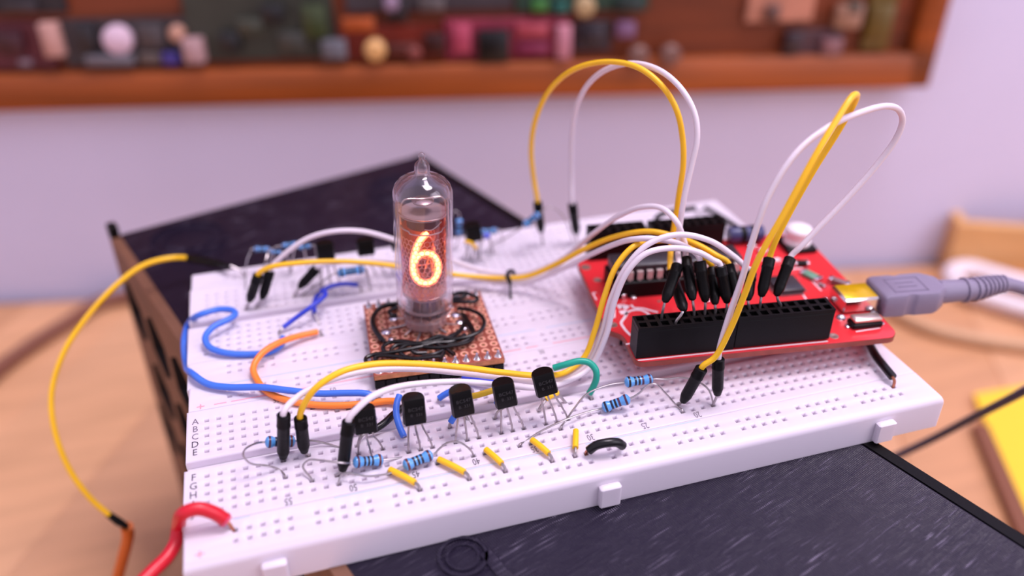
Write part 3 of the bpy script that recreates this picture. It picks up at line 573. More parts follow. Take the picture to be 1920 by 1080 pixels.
resistor('tilted blue resistor at front, second right of the slanted connector', Z(757, 874, 1.6), Z(810, 852, 2.0), ([Z(735, 886, 1.2), Z(690, 893, 1.6), Z(655, 887, 2.2), Z(640, 891, 1.4), hd(634, 903, .2), hd(634, 903)], [Z(822, 843, 2.6), Z(840, 830, 4), Z(860, 829, 4.2), Z(876, 838, 3), hd(886, 858, .2), hd(886, 858)]), FR, (2, 1, 3, 1, 0))
resistor('upper blue resistor left of the tall right loops, lead to a black connector', Y(1172, 717, -7), Y(1223, 711, -7.6), ([Y(1140, 722, -7), Y(1100, 739, -7.8), Y(1075, 768, -8.8), Y(1060, 790, -9.6), hd(1053, 806, .2), hd(1053, 806)], [Y(1250, 711, -8), Y(1275, 708, -8.6), Y(1305, 714, -10), Y(1328, 730, -12.6), hd(1336, 752, .2), hd(1336, 752)]), FR, (3, 1, 3, 0, 0))
resistor('lower blue resistor left of the tall right loops, tilted upward', Y(1130, 765, -9), Y(1180, 747, -10), ([Y(1110, 770, -9), Y(1060, 787, -11), Y(1010, 811, -12), Y(985, 828, -13), hd(975, 838, .2), hd(975, 838)], [Y(1200, 736, -10.6), Y(1215, 722, -11), Y(1228, 720, -11.2), Y(1250, 740, -11.6), Y(1270, 762, -12.4), hd(1280, 776, .2), hd(1280, 776)]), FR, (1, 1, 3, 0, 0))
resistor('blurred blue resistor far back left, leftmost of the rear row', Y(477, 467, 75.5), Y(505, 467, 75.5), ([Y(470, 472, 75.4), Y(464, 485, 74), Y(461, 505, 71), hd(459, 540)], [Y(512, 467, 75.5), hd(514, 492)]), RR)
resistor('blurred blue resistor on the rear board just right of the leftmost one', Y(507, 472, 69), Y(528, 473, 69), ([Y(502, 475, 69), Y(497, 492, 67), hd(492, 525)], [Y(536, 474, 69), hd(540, 512)]), RR)
resistor('blurred blue resistor partly behind the white bow, uppermost of the rear left', Y(529, 461, 72.3), Y(557, 457, 72.3), ([Y(518, 462, 72.3), Y(510, 470, 72), Y(505, 488, 71), hd(503, 512)], [Y(566, 458, 72.3), hd(572, 498)]), RR)
resistor('blurred blue resistor touching the rear transistor nearest the left corner', Y(560, 465, 66), Y(583, 461, 66), ([Y(553, 467, 66), hd(550, 515)], [Y(590, 462, 66), hd(594, 512)]), RR)
resistor('teal blue resistor under the yellow wire, left of the glass tube', Y(634, 512, 56.5), Y(682, 505, 56.5), ([Y(622, 516, 56.5), Y(600, 530, 58.5), Y(575, 546, 60), hd(552, 562)], [Y(688, 506, 56), hd(692, 540)]), RR, (3, 1, 3, 1, 0))
resistor('blurred blue resistor standing upright behind the glass tube', Y(860, 440, 72), Y(861, 411, 72), ([hd(860, 465)], [Y(861, 401, 72), Y(852, 396, 72), Y(845, 415, 72), hd(843, 470)]), RR)
resistor('blurred blue resistor lying right behind the rear transistor', Y(901, 436, 68), Y(932, 432, 68), ([Y(897, 437, 68), hd(890, 462)], [Y(938, 433, 68), hd(943, 455)]), RR)
resistor('blurred blue resistor leaning against the left high-arch connector', Y(982, 423, 64), Y(1010, 401, 63.6), ([Y(975, 429, 64), Y(950, 445, 65), Y(920, 462, 68), hd(905, 480)], [Y(1030, 388, 63.4), Y(1055, 404, 64), hd(1075, 440)]), RR)

# ================================================================== tube board
PZ = 4.3
PM = rotz(-4.2, (37.2, 13.2, 0))                     # local origin: front left corner
PB = root('tube_board', PM @ Vector((15, 15, 0)), 'brown copper dotted square perfboard with tangled black wires, under the glass tube', 'circuit board')
PS = 30.6
MB().box((PS / 2, PS / 2, PZ - .7), (PS, PS, 1.4), PM, bev=.12).build('board', m_perf, PB, smooth=False)
MB().box((PS / 2, .02, PZ - .7), (PS - .3, .1, 1.2), PM).build('cut_edge', m_perfedge, PB, smooth=False)
for y in (1.35, PS - 1.35):
    w = MB()
    for i in range(12): w.box((1.33 + i * P, y, 1.45), (2.42, 2.4, 2.8), PM, bev=.35)
    w.build('pin_header', m_hdr, PB)
    w = MB()
    for i in range(12):
        w.box((1.33 + i * P, y, -.75), (.6, .6, 1.9), PM)
    w.build('header_pin', m_pin, PB, smooth=False)['kind'] = 'stuff'
n = 18
padV = []
L = [[(r * math.cos(2 * math.pi * i / n), r * math.sin(2 * math.pi * i / n), z) for i in range(n)] for r, z in ((1.04, -.02), (1.0, .06), (.52, .06), (.46, -.02))]
pad0 = None
for i in range(12):
    for j in range(12):
        c = PM @ Vector((1.33 + i * P, 1.33 + j * P, PZ))
        if pad0 is None: pad0 = MB().loft(L, False, Matrix.Translation(c)).build('pad', m_pad, PB); c0 = c
        else: share(pad0, offset=c - c0)
# drill holes seen inside each ring
dk = MB().lathe([(.44, .01), (.44, .02)], 12, Matrix.Translation(c0)).build('drill_hole', mat('drill_shadow', (126, 78, 40), .7), PB, smooth=False)
for i in range(12):
    for j in range(12):
        if i + j: share(dk, offset=PM @ Vector((1.33 + i * P, 1.33 + j * P, PZ)) - c0)
con = None
for j, y in ((0, 1.33), (1, PS - 1.33)):
    for i in range(12):
        c = PM @ Vector((1.33 + i * P, y, PZ + .05))
        if con is None: con = MB().lathe([(.95, 0), (.85, .12), (.55, .6), (.33, 1.1), (.3, 1.55), (.1, 1.62)], 12, Matrix.Translation(c)).build('solder_joint', m_solder, PB); cc = c
        else: share(con, offset=c - cc)
def blob(u, v, r, h=.5):
    p = Z(u, v, PZ + .1); w = MB(); w.lathe([(r, 0), (r * .92, h * .45), (r * .6, h * .85), (.05, h)], 12, Matrix.Translation(p)); w.build('solder_joint', m_solder, PB)
for u, v, r in ((738, 597, 1.2), (724, 622, 1.35), (734, 637, .9), (854, 590, 1.3), (862, 604, 1.1), (860, 622, .8), (871, 616, .9), (781, 660, .8), (845, 575, .8), (756, 652, .8)): blob(u, v, r)
# tangled insulated wire
BW_ = [
 [(748, 572, 1), (720, 575, 1.6), (704, 587, 2), (700, 602, 2), (707, 622, 1.6), (722, 642, .8)],
 [(752, 568, 2), (725, 571, 2.4), (706, 583, 2.6), (698, 600, 2.4), (702, 618, 2), (716, 640, .8)],
 [(744, 592, .6), (734, 590, 1.2), (730, 584, 1.4), (742, 577, 1.4), (756, 573, 1)],
 [(700, 682, .8), (688, 680, 1), (686, 672, 1.2), (697, 666, 1.4), (725, 662, 1.8), (760, 656, 2), (790, 650, 2), (815, 643, 1.8), (850, 640, 1.4), (872, 627, 1)],
 [(706, 677, .8), (703, 671, 1), (712, 667, 1.4), (740, 668, 1.8), (775, 672, 1.8), (810, 669, 1.4), (830, 668, .8)],
 [(742, 672, .7), (725, 664, 1.2), (718, 652, 1.6), (728, 643, 1.8), (750, 640, 2), (775, 643, 2), (800, 648, 1.6)],
 [(740, 668, .8), (733, 658, 1.4), (742, 648, 1.8), (765, 645, 2), (795, 644, 2), (830, 636, 1.6), (862, 622, 1)],
 [(775, 674, .8), (755, 666, 1.2), (749, 656, 1.6), (760, 648, 1.8), (790, 643, 2.2), (820, 632, 2), (845, 636, 1.8), (875, 632, 2), (900, 621, 2.2), (908, 605, 2.4), (900, 590, 2.2), (880, 581, 1.8), (858, 579, 1.2)],
 [(800, 662, .8), (780, 662, 1.2), (772, 656, 1.6), (782, 650, 1.8), (815, 652, 2), (850, 648, 1.8), (880, 640, 1.4), (888, 628, 1.2), (880, 612, 1), (866, 588, .8)],
 [(852, 665, .8), (836, 653, 1.2), (820, 645, 1.6), (812, 637, 1.8), (822, 630, 1.8), (845, 634, 1.4), (862, 620, 1), (870, 605, .8)],
 [(845, 566, 1), (870, 566, 1.6), (888, 566, 1.6), (896, 560, 1.6), (884, 553, 1.6), (866, 548, 1.6), (848, 553, 1.2)],
 [(848, 560, 1), (866, 558, 1.4), (872, 553, 1.6), (860, 550, 1.4), (846, 553, 1)],
 [(870, 590, .8), (880, 606, 1.2), (888, 622, 1.4), (882, 634, 1.4), (864, 644, 1.2), (840, 648, 1)],
 [(792, 668, .8), (815, 664, 1.2), (832, 658, 1), (826, 672, .8)]]
for q in BW_: MB().tube(spline([Z(u, v, PZ + .3 + z * .75) for u, v, z in q], 6), .5, 8).build('black_wire', m_blk, PB)

# ================================================================== glowing numeral tube
TB = Vector((52.9, 30.2, PZ + .35)); TAX = (Y(791, 299, 31) - TB); TH = TAX.length; TM = basis(TB, TAX, Vector((CAM.x - TB.x + 22, CAM.y - TB.y, 0)))
k = TH / 43.2
TU = root('numeral_tube', TB, 'clear glass tube with a glowing orange 6, upright on the brown perfboard', 'glass tube')
m_glass = bpy.data.materials.new('clear_glass'); m_glass.use_nodes = True; nt = m_glass.node_tree; nt.nodes.remove(nt.nodes['Principled BSDF'])
out = nt.nodes['Material Output']; tr = nt.nodes.new('ShaderNodeBsdfTransparent'); tr.inputs[0].default_value = (.955, .935, .945, 1)
gl = nt.nodes.new('ShaderNodeBsdfGlossy'); gl.inputs['Roughness'].default_value = .04; gl.inputs[0].default_value = (1, .97, 1, 1)
fr = nt.nodes.new('ShaderNodeMapRange'); lw = nt.nodes.new('ShaderNodeLayerWeight'); lw.inputs['Blend'].default_value = .5
pw = nt.nodes.new('ShaderNodeMath'); pw.operation = 'POWER'; pw.inputs[1].default_value = 2.6; nt.links.new(lw.outputs['Facing'], pw.inputs[0]); nt.links.new(pw.outputs[0], fr.inputs[0])
fr.inputs['To Min'].default_value = .045; fr.inputs['To Max'].default_value = .92
ms = nt.nodes.new('ShaderNodeMixShader')
nt.links.new(fr.outputs[0], ms.inputs[0]); nt.links.new(tr.outputs[0], ms.inputs[1]); nt.links.new(gl.outputs[0], ms.inputs[2]); nt.links.new(ms.outputs[0], out.inputs['Surface'])
R = 6.9
po = [(.1, 0), (4.6, .02), (5.2, .35), (5.45, 1.1), (5.55, 2.9), (5.85, 3.6), (6.4, 4.4), (6.8, 5.6), (R, 7.4), (R, 34), (6.8, 35.6), (6.3, 37), (5.5, 38), (4.3, 38.8), (2.9, 39.4), (2.1, 39.9), (1.75, 40.4), (1.7, 41.6), (1.55, 42.2), (1.1, 42.75), (.75, 43.1), (.62, 43.4), (.72, 43.75), (.78, 44.1), (.65, 44.55), (.3, 44.8), (.02, 44.85)]
pi_ = [(.02, 44), (.2, 43.6), (.9, 42.2), (1.1, 41.5), (1.2, 40.2), (1.9, 39.1), (4, 38.1), (5.1, 37.2), (5.8, 36.2), (6.2, 35), (6.25, 33.6), (6.25, 7.6), (6.1, 6.2), (5.5, 5.2), (4.8, 4.6), (.1, 4.4)]
sc_ = lambda pr: [(r, z * k) for r, z in pr]
MB().lathe(sc_(po), 48, TM).build('glass_envelope', m_glass, TU, angle=60)
MB().lathe(sc_(pi_), 48, TM).build('inner_glass', m_glass, TU, angle=60)
m_base = mat('frosted_glass_base', (226, 206, 214), .3, trans=.75)
MB().lathe(sc_([(.1, .3), (4.5, .3), (5.2, .9), (5.3, 2.6), (5.0, 3.0), (.1, 3.1)]), 32, TM).build('glass_base', m_base, TU)
m_stem = mat('pressed_glass_stem', (214, 196, 200), .25, trans=.6)
MB().lathe(sc_([(.1, 4.5), (4.6, 4.5), (4.9, 5.0), (4.6, 5.5), (.1, 5.6)]), 32, TM).build('glass_stem', m_stem, TU)
m_nick = mat('nickel', (196, 172, 168), .3, metal=1)
m_mesh = mat('anode_mesh_metal', (226, 176, 168), .38, metal=.8)
m_mica = mat('mica', (184, 160, 162), .35, trans=.3)
m_dark = mat('dark_ceramic', (96, 60, 62), .5)
# leads
lead = None
for i in range(11):
    a = 2 * math.pi * (i + .5) / 11; p = TM @ Vector((4.1 * math.cos(a), 4.1 * math.sin(a), 0)); up = TAX.normalized()
    out_ = (p - TB); out_.z = 0; out_.normalize()
    q = p + out_ * (2.6 + 1.2 * (i % 3)); q.z = PZ + .2
    MB().tube(spline([p + up * 9.4 * k - out_ * .3, p + up * 5 * k, p + up * .6, p + out_ * .9 + Vector((0, 0, .15)), q], 5), .27, 8).build('lead_pin', m_tin if i % 2 else m_nick, TU)
def tl(x, y, z): return TM @ Vector((x, y, z * k))
# spacers and top hardware
MB().lathe(sc_([(.1, 9.0), (5.3, 9.0), (5.3, 9.45), (.1, 9.45)]), 32, TM).build('spacer_disc', m_mica, TU)
MB().lathe(sc_([(.1, 30.2), (5.6, 30.2), (5.6, 30.55), (.1, 30.55)]), 32, TM).build('spacer_disc', m_mica, TU)
MB().lathe(sc_([(.1, 27.2), (3.9, 27.2), (3.9, 30.1), (.1, 30.1)]), 24, TM).build('insulator', m_dark, TU)
MB().lathe(sc_([(.1, 32.9), (2.4, 32.9), (2.6, 33.3), (2.0, 33.7), (.1, 33.8)]), 24, TM).build('getter_disc', m_nick, TU)
MB().tube(spline([tl(-5.2, -.6, 30.6), tl(-5.0, -.7, 33), tl(-4.2, -.8, 34.1), tl(-2.5, -.8, 34.2), tl(0, -.6, 33.9), tl(2.5, -.8, 34.2), tl(4.2, -.8, 34.1), tl(5.0, -.7, 33), tl(5.2, -.6, 30.6)], 6), .22, 8).build('support_wire', m_nick, TU)
MB().tube([(tl(5.5 * math.cos(a), 5.5 * math.sin(a), 30.7 + .15 * math.sin(a * 2))) for a in [math.radians(180 + 6 * i) for i in range(31)]], .2, 6).build('support_wire', m_nick, TU)
MB().tube(spline([tl(-.5, -4.9, 28.2), tl(1, -5.1, 28.1), tl(2.4, -4.6, 28.6), tl(3.6, -3.9, 29.4)], 6), .14, 6).build('support_wire', m_nick, TU)
for s in (-1, 1):
    MB().tube([tl(5.2 * s, .6, 9.4), tl(5.2 * s, .6, 30.3)], .22, 8).build('support_rod', m_nick, TU)
# woven anode: hexagon cells round the front of the stack
def hexmesh(r, a0, a1, z0, z1, cell, wire):
    w = MB(); hgt = cell * math.sqrt(3) / 2; n = int(math.radians(a1 - a0) * r / hgt / 1.0); rows = int((z1 - z0) / (cell * .75)); tk = .12
    def pt(s, z, rr): a = math.radians(a0) + s / r; return (rr * math.cos(a), rr * math.sin(a), z * k)
    seen = set()
    for j in range(rows):
        for i in range(n):
            cx = (i + .5 * (j % 2)) * hgt; cz = z0 + j * cell * .75; co = [(cx + cell / 2 * math.cos(math.radians(60 * q + 30)), cz + cell / 2 * math.sin(math.radians(60 * q + 30))) for q in range(6)]
            for q in range(6):
                p, s = co[q], co[(q + 1) % 6]; key = tuple(sorted([(round(p[0], 2), round(p[1], 2)), (round(s[0], 2), round(s[1], 2))]))
                if key in seen: continue
                seen.add(key); d = Vector((s[0] - p[0], s[1] - p[1])); nn = Vector((-d.y, d.x)).normalized() * wire
                V = [pt(p[0] + nn.x, p[1] + nn.y, r), pt(s[0] + nn.x, s[1] + nn.y, r), pt(s[0] - nn.x, s[1] - nn.y, r), pt(p[0] - nn.x, p[1] - nn.y, r),
                     pt(p[0], p[1], r - tk), pt(s[0], s[1], r - tk)]
                w.add(V, [[0, 3, 2, 1], [0, 1, 5, 4], [3, 4, 5, 2]], TM)
    return w
hexmesh(5.25, 178, 362, 9.9, 26.6, 1.5, .1).build('anode_mesh', m_mesh, TU, smooth=False)['kind'] = 'stuff'
MB().tube([(tl(5.25 * math.cos(a), 5.25 * math.sin(a), 26.9 + (.5 if abs(math.degrees(a) - 270) > 45 else 0))) for a in [math.radians(178 + 4 * i) for i in range(47)]], .2, 6).build('mesh_rim', m_nick, TU)
MB().tube([(tl(5.25 * math.cos(a), 5.25 * math.sin(a), 9.8)) for a in [math.radians(178 + 4 * i) for i in range(47)]], .16, 6).build('mesh_rim', m_nick, TU)
w = MB(); nseg = 24
w.loft([[(5.3 * math.cos(math.radians(0 + 180 * i / nseg)), 5.3 * math.sin(math.radians(180 * i / nseg)), z * k) for i in range(nseg + 1)] for z in (9.6, 27)], False, TM, closed=False)
w.loft([[(5.15 * math.cos(math.radians(0 + 180 * i / nseg)), 5.15 * math.sin(math.radians(180 * i / nseg)), z * k) for i in range(nseg + 1)] for z in (27, 9.6)], False, TM, closed=False)
w.build('rear_anode', mat('rear_anode_metal', (150, 96, 92), .45, metal=.8), TU)
# numerals: wire shapes one behind the other, the 6 lit
def glyph(pts, y, r, name, m_, n=8, sub=8):
    return MB().tube(spline([tl(x, y, z) for x, z in pts], sub), r, n).build(name, m_, TU)
six = [(365, 165), (338, 190), (310, 222), (280, 275), (260, 335), (249, 395), (246, 450), (254, 510), (278, 556), (312, 580), (350, 588), (392, 580), (428, 552), (452, 505), (458, 455), (450, 405), (428, 365), (392, 342), (352, 336), (312, 345), (280, 370), (262, 405)]
SIX = []
Mi = TM.inverted()
for u, v in six:
    p = hit(720 + u / 4.5, 400 + v / 4.5, TM @ Vector((0, -3.6, 0)), (TM.to_3x3() @ Vector((0, 1, 0)))); q = Mi @ p; SIX.append((q.x, q.z / k))
m_neon = mat('neon_glow_core', (255, 190, 110), .5, emit=(1, .43, .095), es=8)
glyph(SIX, -3.6, .44, 'lit_numeral', m_neon)
m_halo = bpy.data.materials.new('neon_sheath'); m_halo.use_nodes = True; nt = m_halo.node_tree; nt.nodes.remove(nt.nodes['Principled BSDF'])
out = nt.nodes['Material Output']; em = nt.nodes.new('ShaderNodeEmission'); em.inputs[0].default_value = (1, .12, .05, 1); em.inputs[1].default_value = 6.5
tr = nt.nodes.new('ShaderNodeBsdfTransparent'); ms = nt.nodes.new('ShaderNodeMixShader'); ms.inputs[0].default_value = .35
nt.links.new(tr.outputs[0], ms.inputs[1]); nt.links.new(em.outputs[0], ms.inputs[2]); nt.links.new(ms.outputs[0], out.inputs['Surface'])
glyph(SIX, -3.6, .86, 'neon_sheath', m_halo, 10)
zc, hh = sum(z for _, z in SIX) / len(SIX), (max(z for _, z in SIX) - min(z for _, z in SIX)) / 2; xc = .1; ww = 2.3
oval = lambda cx, cz, a, b_, n=14: [(cx + a * math.cos(2 * math.pi * i / n), cz + b_ * math.sin(2 * math.pi * i / n)) for i in range(n + 1)]
glyph(oval(xc, zc + hh * .48, ww * .8, hh * .45) , -2.6, .13, 'unlit_numeral', m_mesh, 6, 5)
glyph(oval(xc, zc, ww, hh), -1.8, .13, 'unlit_numeral', m_mesh, 6, 5)
glyph([(xc + ww * .7, zc - hh), (xc + ww * .7, zc + hh), (xc - ww, zc - hh * .3), (xc + ww, zc - hh * .3)], -1.0, .13, 'unlit_numeral', m_mesh, 6, 4)
glyph([(xc - ww, zc + hh), (xc + ww, zc + hh), (xc - ww * .3, zc - hh)], -.2, .13, 'unlit_numeral', m_mesh, 6, 4)
glyph(oval(xc, zc - hh * .45, ww * .75, hh * .5), .6, .13, 'unlit_numeral', m_mesh, 6, 5)

# ================================================================== red controller board
CM = rotz(-8, (156.2, -12.6, 0)); CI = CM.inverted(); CZ = 8.
def cp(u, v, z): return CI @ Z(u, v, z)              # picture point to board coordinates
CB = root('controller_board', CM @ Vector((-32, 26, CZ)), 'red microcontroller board on black headers, at right on the breadboards', 'circuit board')
def fillet(poly, r, n=5):
    out = []
    for i, c in enumerate(poly):
        p, q = Vector(poly[i - 1]), Vector(poly[(i + 1) % len(poly)]); c = Vector(c); a = (p - c); b_ = (q - c); rr = min(r, a.length * .45, b_.length * .45); a.normalize(); b_.normalize()
        for t in range(n + 1):
            s = t / n; out.append(tuple((c + a * rr) * (1 - s) ** 2 + c * 2 * s * (1 - s) + (c + b_ * rr) * s ** 2))
    return out
outl = fillet([(0, 0), (1.8, 2), (1.6, 52), (-59, 52), (-65.8, 46), (-65.8, 13.5), (-62.5, 11), (-62.5, 0)], 2)
w = MB(); L = [[(x, y, CZ - 1.6) for x, y in outl], [(x, y, CZ) for x, y in outl]]; w.loft(L, True, CM); w.build('pcb', m_pcb, CB, angle=40)
w = MB(); cxm, cym = -32, 26
L = [[(cxm + (x - cxm) * 1.002, cym + (y - cym) * 1.002, z) for x, y in outl] for z in (CZ - 1.55, CZ - .18)]; w.loft(L, False, CM); w.build('pcb_edge', m_pcbedge, CB)
def female(x0, cols, y0, dz, name='female_header'):
    h = 8.4; x1 = x0 + cols * P + .4; w = MB(); y1 = y0 + 5.08; z1 = CZ + dz + h
    w.box(((x0 + x1) / 2, (y0 + y1) / 2, CZ + dz + h / 2 - .5), (x1 - x0, 5.08, h - 1.0), CM, bev=.15)
    # top lattice round the sockets
    V = []; s_ = .85
    xs = [x0 + .2 + P / 2 + i * P for i in range(cols)]; ys = [y0 + P / 2, y0 + 1.5 * P]
    bxs = sorted([x0, x1] + [x - s_ for x in xs] + [x + s_ for x in xs]); bys = sorted([y0, y1] + [y - s_ for y in ys] + [y + s_ for y in ys])
    for i in range(len(bxs) - 1):
        for j in range(len(bys) - 1):
            if i % 2 and j % 2: continue
            w.box(((bxs[i] + bxs[i + 1]) / 2, (bys[j] + bys[j + 1]) / 2, z1 - .5), (bxs[i + 1] - bxs[i], bys[j + 1] - bys[j], 1.0), CM)
    o = w.build(name, m_hdr, CB, smooth=False)
    w = MB()
    for x in xs:
        for y in ys: w.box((x, y - .45, z1 - .8), (.75, .12, .7), CM)
    w.build('socket_contact', m_pin, o, smooth=False)['kind'] = 'stuff'
female(-62.4, 9, 1.1, 0); female(-39.0, 9, 1.1, .35)
female(-62.4, 6, 46.0, 0); female(-45.4, 8, 46.0, 0)
for x0, n_ in ((-61.0, 18),):
    for y in (17.0, 38.0):
        w = MB()
        for i in range(n_): w.box((x0 + i * P, y, (CZ - 1.6 + .6) / 2), (.64, .64, CZ - 2.2), CM)
        w.box((x0 + (n_ - 1) * P / 2, y, CZ - 2.9), (n_ * P, 2.4, 2.5), CM)
        w.build('pin_strip', m_hdr, CB, smooth=False)['kind'] = 'stuff'
# chip in its socket
def slab(c, d, m_, name, z0, bev=.15, parent=CB, ang=0): 
    return MB().box((0, 0, 0), d, CM @ Matrix.Translation((c[0], c[1], z0 + d[2] / 2)) @ Matrix.Rotation(math.radians(ang), 4, 'Z'), bev=bev).build(name, m_, parent)
m_leg = mat('dull_tin_leg', (206, 190, 186), .45, metal=.2)
KX, KY = -44.0, 31.2
slab((KX, KY), (34, 9.8, 4.4), m_hdr, 'chip_socket', CZ)
chip = slab((KX, KY), (33.5, 6.6, 3.2), m_ic, 'microcontroller_chip', CZ + 5.4, .35)
for s in (-1, 1):
    for i in range(13):
        x = KX - 15.24 + i * P; w = MB()
        w.box((x, KY + s * 3.75, CZ + 6.9), (1.5, .9, .3), CM); w.box((x, KY + s * 4.1, CZ + 5.9), (1.5, .28, 2.2), CM); w.box((x, KY + s * 4.1, CZ + 4.4), (.6, .28, 1.2), CM)
        w.build('chip_leg', m_leg, chip, smooth=False)
w = MB(); w.lathe([(1.0, 0), (1.0, .03)], 14, CM @ Matrix.Translation((KX - 14, KY, CZ + 8.61))); w.build('pin_one_dot', m_sleeve, chip, smooth=False)
# white push button
q = cp(1492, 463, CZ)
slab((q.x, q.y), (8.4, 8.4, 1.6), m_hdr, 'button_base', CZ, .3)
MB().lathe([(3.7, 1.6), (3.75, 2.1), (3.55, 2.5), (3.2, 2.7), (3.15, 4.6), (3.6, 4.9), (3.62, 5.6), (3.2, 6.2), (2.2, 6.6), (.1, 6.75)], 28, CM @ Matrix.Translation((q.x, q.y, CZ))).build('button_cap', m_wht, CB)
# lying dark blue component at the back
q = cp(1400, 440, CZ + 2.2); w = MB(); M = CM @ Matrix.Translation((q.x - 4.5, q.y, CZ + 2.4)) @ Matrix.Rotation(math.pi / 2, 4, 'Y')
w.lathe([(.1, -1), (2.0, -.9), (2.3, -.3), (2.35, 8.6), (2.1, 9), (.1, 9.1)], 20, M); can = w.build('capacitor', mat('navy_sleeve', (58, 60, 104), .35), CB)
for z in (2.2, 5.2): MB().lathe([(2.37, z), (2.42, z + .1), (2.42, z + 1.5), (2.37, z + 1.6)], 20, M, False).build('dark_band', m_sleeve, can)
# small surface parts
q = cp(1472, 538, CZ); slab((q.x, q.y), (7.2, 7.2, 1.3), m_ic, 'interface_chip', CZ + .1, .2)
for a, nx, ny in ((0, 0, -1), (1, 0, 1), (2, 1, 0), (3, -1, 0)):
    w = MB()
    for i in range(8):
        t = -2.8 + i * .8; w.box((q.x + (t if ny else nx * 4.0), q.y + (t if nx else ny * 4.0), CZ + .25), (.35 if ny else 1.0, .35 if nx else 1.0, .25), CM)
    w.build('chip_legs', m_tin, CB, smooth=False)['kind'] = 'stuff'
def smd(u, v, d, m_, name, ang=0, ends=True):
    q = cp(u, v, CZ + d[2] * .5); b_ = slab((q.x, q.y), d, m_, name, CZ + .08, .1, ang=ang)
    if ends:
        for s in (-1, 1):
            c = Matrix.Rotation(math.radians(ang), 4, 'Z') @ Vector((s * (d[0] / 2), 0, 0)); slab((q.x + c.x, q.y + c.y), (d[0] * .22, d[1] * 1.04, d[2] * 1.05), m_solder, 'end_cap', CZ + .06, .08, b_, ang)
smd(1520, 517, (4.6, 2.6, 1.0), mat('green_smd', (104, 150, 124), .4), 'green_led', -62)
smd(1573, 530, (4.4, 1.8, 1.5), mat('taupe_smd', (132, 104, 104), .4), 'tantalum_capacitor', -48)
smd(1165, 551, (2.6, 1.7, 1.2), mat('tan_smd', (206, 168, 96), .45), 'ceramic_capacitor', -70)
smd(1187, 556, (2.0, 1.2, .6), mat('grey_smd', (120, 96, 98), .4), 'chip_resistor', 80); smd(1200, 548, (2.0, 1.2, .6), mat('grey_smd', (120, 96, 98), .4), 'chip_resistor', 80)
smd(1225, 543, (2.4, 1.2, .8), m_sleeve, 'chip_diode', 0)
smd(1324, 562, (2.0, 1.2, .7), m_wht, 'chip_capacitor', 90); smd(1541, 535, (1.6, 1.0, .7), mat('taupe_smd', (132, 104, 104), .4), 'chip_capacitor', -60)
smd(1430, 470, (2.4, 1.4, .7), m_wht, 'chip_capacitor', 20); smd(1455, 488, (2.2, 1.2, .7), m_wht, 'chip_capacitor', 10); smd(1502, 494, (3.4, 1.8, 1.2), m_sleeve, 'chip_diode', -10); smd(1410, 462, (2, 1.2, .7), m_wht, 'chip_capacitor', 0)
# usb socket, plug and cable
ux, uy = -2.5, 14.6
us = MB(); us.box((ux, uy, CZ + 2.0), (9.4, 7.4, 3.9), CM, bev=.5); us = us.build('usb_socket', m_steel, CB)
MB().box((ux, uy + .1, CZ + 3.97), (8.2, 6.4, .1), CM, bev=.03).build('yellow_tape', m_gold, us)
for x, y, r in ((-8.3, 9.6, 1.2), (.6, 9.8, 1.2), (-8.4, 17.6, .9)): MB().lathe([(r, 0), (r * .9, .35), (r * .5, .7), (.05, .8)], 12, CM @ Matrix.Translation((x, y, CZ))).build('solder_joint', m_solder, CB)
q = cp(1622, 603, CZ + 1)
slab((q.x, q.y), (7.6, 3.4, 1.6), m_hdr, 'crystal_base', CZ, .4); slab((q.x, q.y), (7.0, 2.9, 1.2), mat('crystal_can', (206, 188, 176), .3, metal=.8), 'crystal', CZ + 1.5, .35)
for s in (-1, 1): slab((q.x + s * 4.4, q.y - .2), (1.0, 1.2, .5), m_solder, 'solder_joint', CZ, .15)
def pad_ring(u, v, r, m_=m_hole):
    q = cp(u, v, CZ); MB().lathe([(r, 0), (r * .95, .06), (r * .45, .07), (r * .35, .02)], 16, CM @ Matrix.Translation((q.x, q.y, CZ)), True).build('plated_hole', m_, CB)
for u, v, r in ((1149, 609, 1.15), (1120, 525, 1.1), (1098, 501, 1.4), (1563, 630, 1.2), (1236, 565, .5)): pad_ring(u, v, r)
m_line = m_silk
def silk(pts, wd, name='silkscreen_line'):
    pts = [cp(u, v, CZ) for u, v in pts]; w = MB(); s = spline(pts, 5) if len(pts) > 2 else pts
    for i in range(len(s) - 1):
        d = (s[i + 1] - s[i]); nn = Vector((-d.y, d.x, 0)).normalized() * wd / 2
        w.add([(v.x, v.y, CZ + z) for z in (.01, .05) for v in (s[i] + nn, s[i + 1] + nn, s[i + 1] - nn, s[i] - nn)], [[4, 7, 6, 5], [0, 4, 5, 1], [2, 6, 7, 3], [1, 5, 6, 2], [3, 7, 4, 0]], CM)
    w.build(name, m_line, CB, smooth=False)
S2 = lambda l: [(1060 + x / 4.5, 480 + y / 4.5) for x, y in l]
silk(S2([(525, 475), (500, 520), (472, 565), (492, 605), (520, 640), (553, 672)]), .7); silk(S2([(500, 500), (545, 465), (620, 455), (680, 475), (722, 512)]), .7)
silk(S2([(555, 412), (580, 437), (650, 442), (705, 457), (780, 476)]), .6); silk(S2([(440, 430), (480, 425), (530, 440)]), 2.0); silk(S2([(480, 460), (500, 490)]), 1.8)
silk(S2([(345, 520), (415, 520)]), .45); silk(S2([(345, 450), (345, 520)]), .45); silk(S2([(415, 450), (415, 520)]), .45)
silk(S2([(230, 310), (262, 372)]), .4); silk(S2([(230, 310), (262, 310)]), .4); silk(S2([(510, 745), (552, 738)]), .5)
silk([(1196, 676), (1330, 662), (1470, 648), (1552, 640)], .4)
silk([(1482, 505), (1505, 503)], .5); silk([(1508, 512), (1540, 545)], .4); silk([(1500, 545), (1512, 562)], .4); silk([(1605, 622), (1650, 615)], .35); silk([(1420, 480), (1448, 500)], .5)
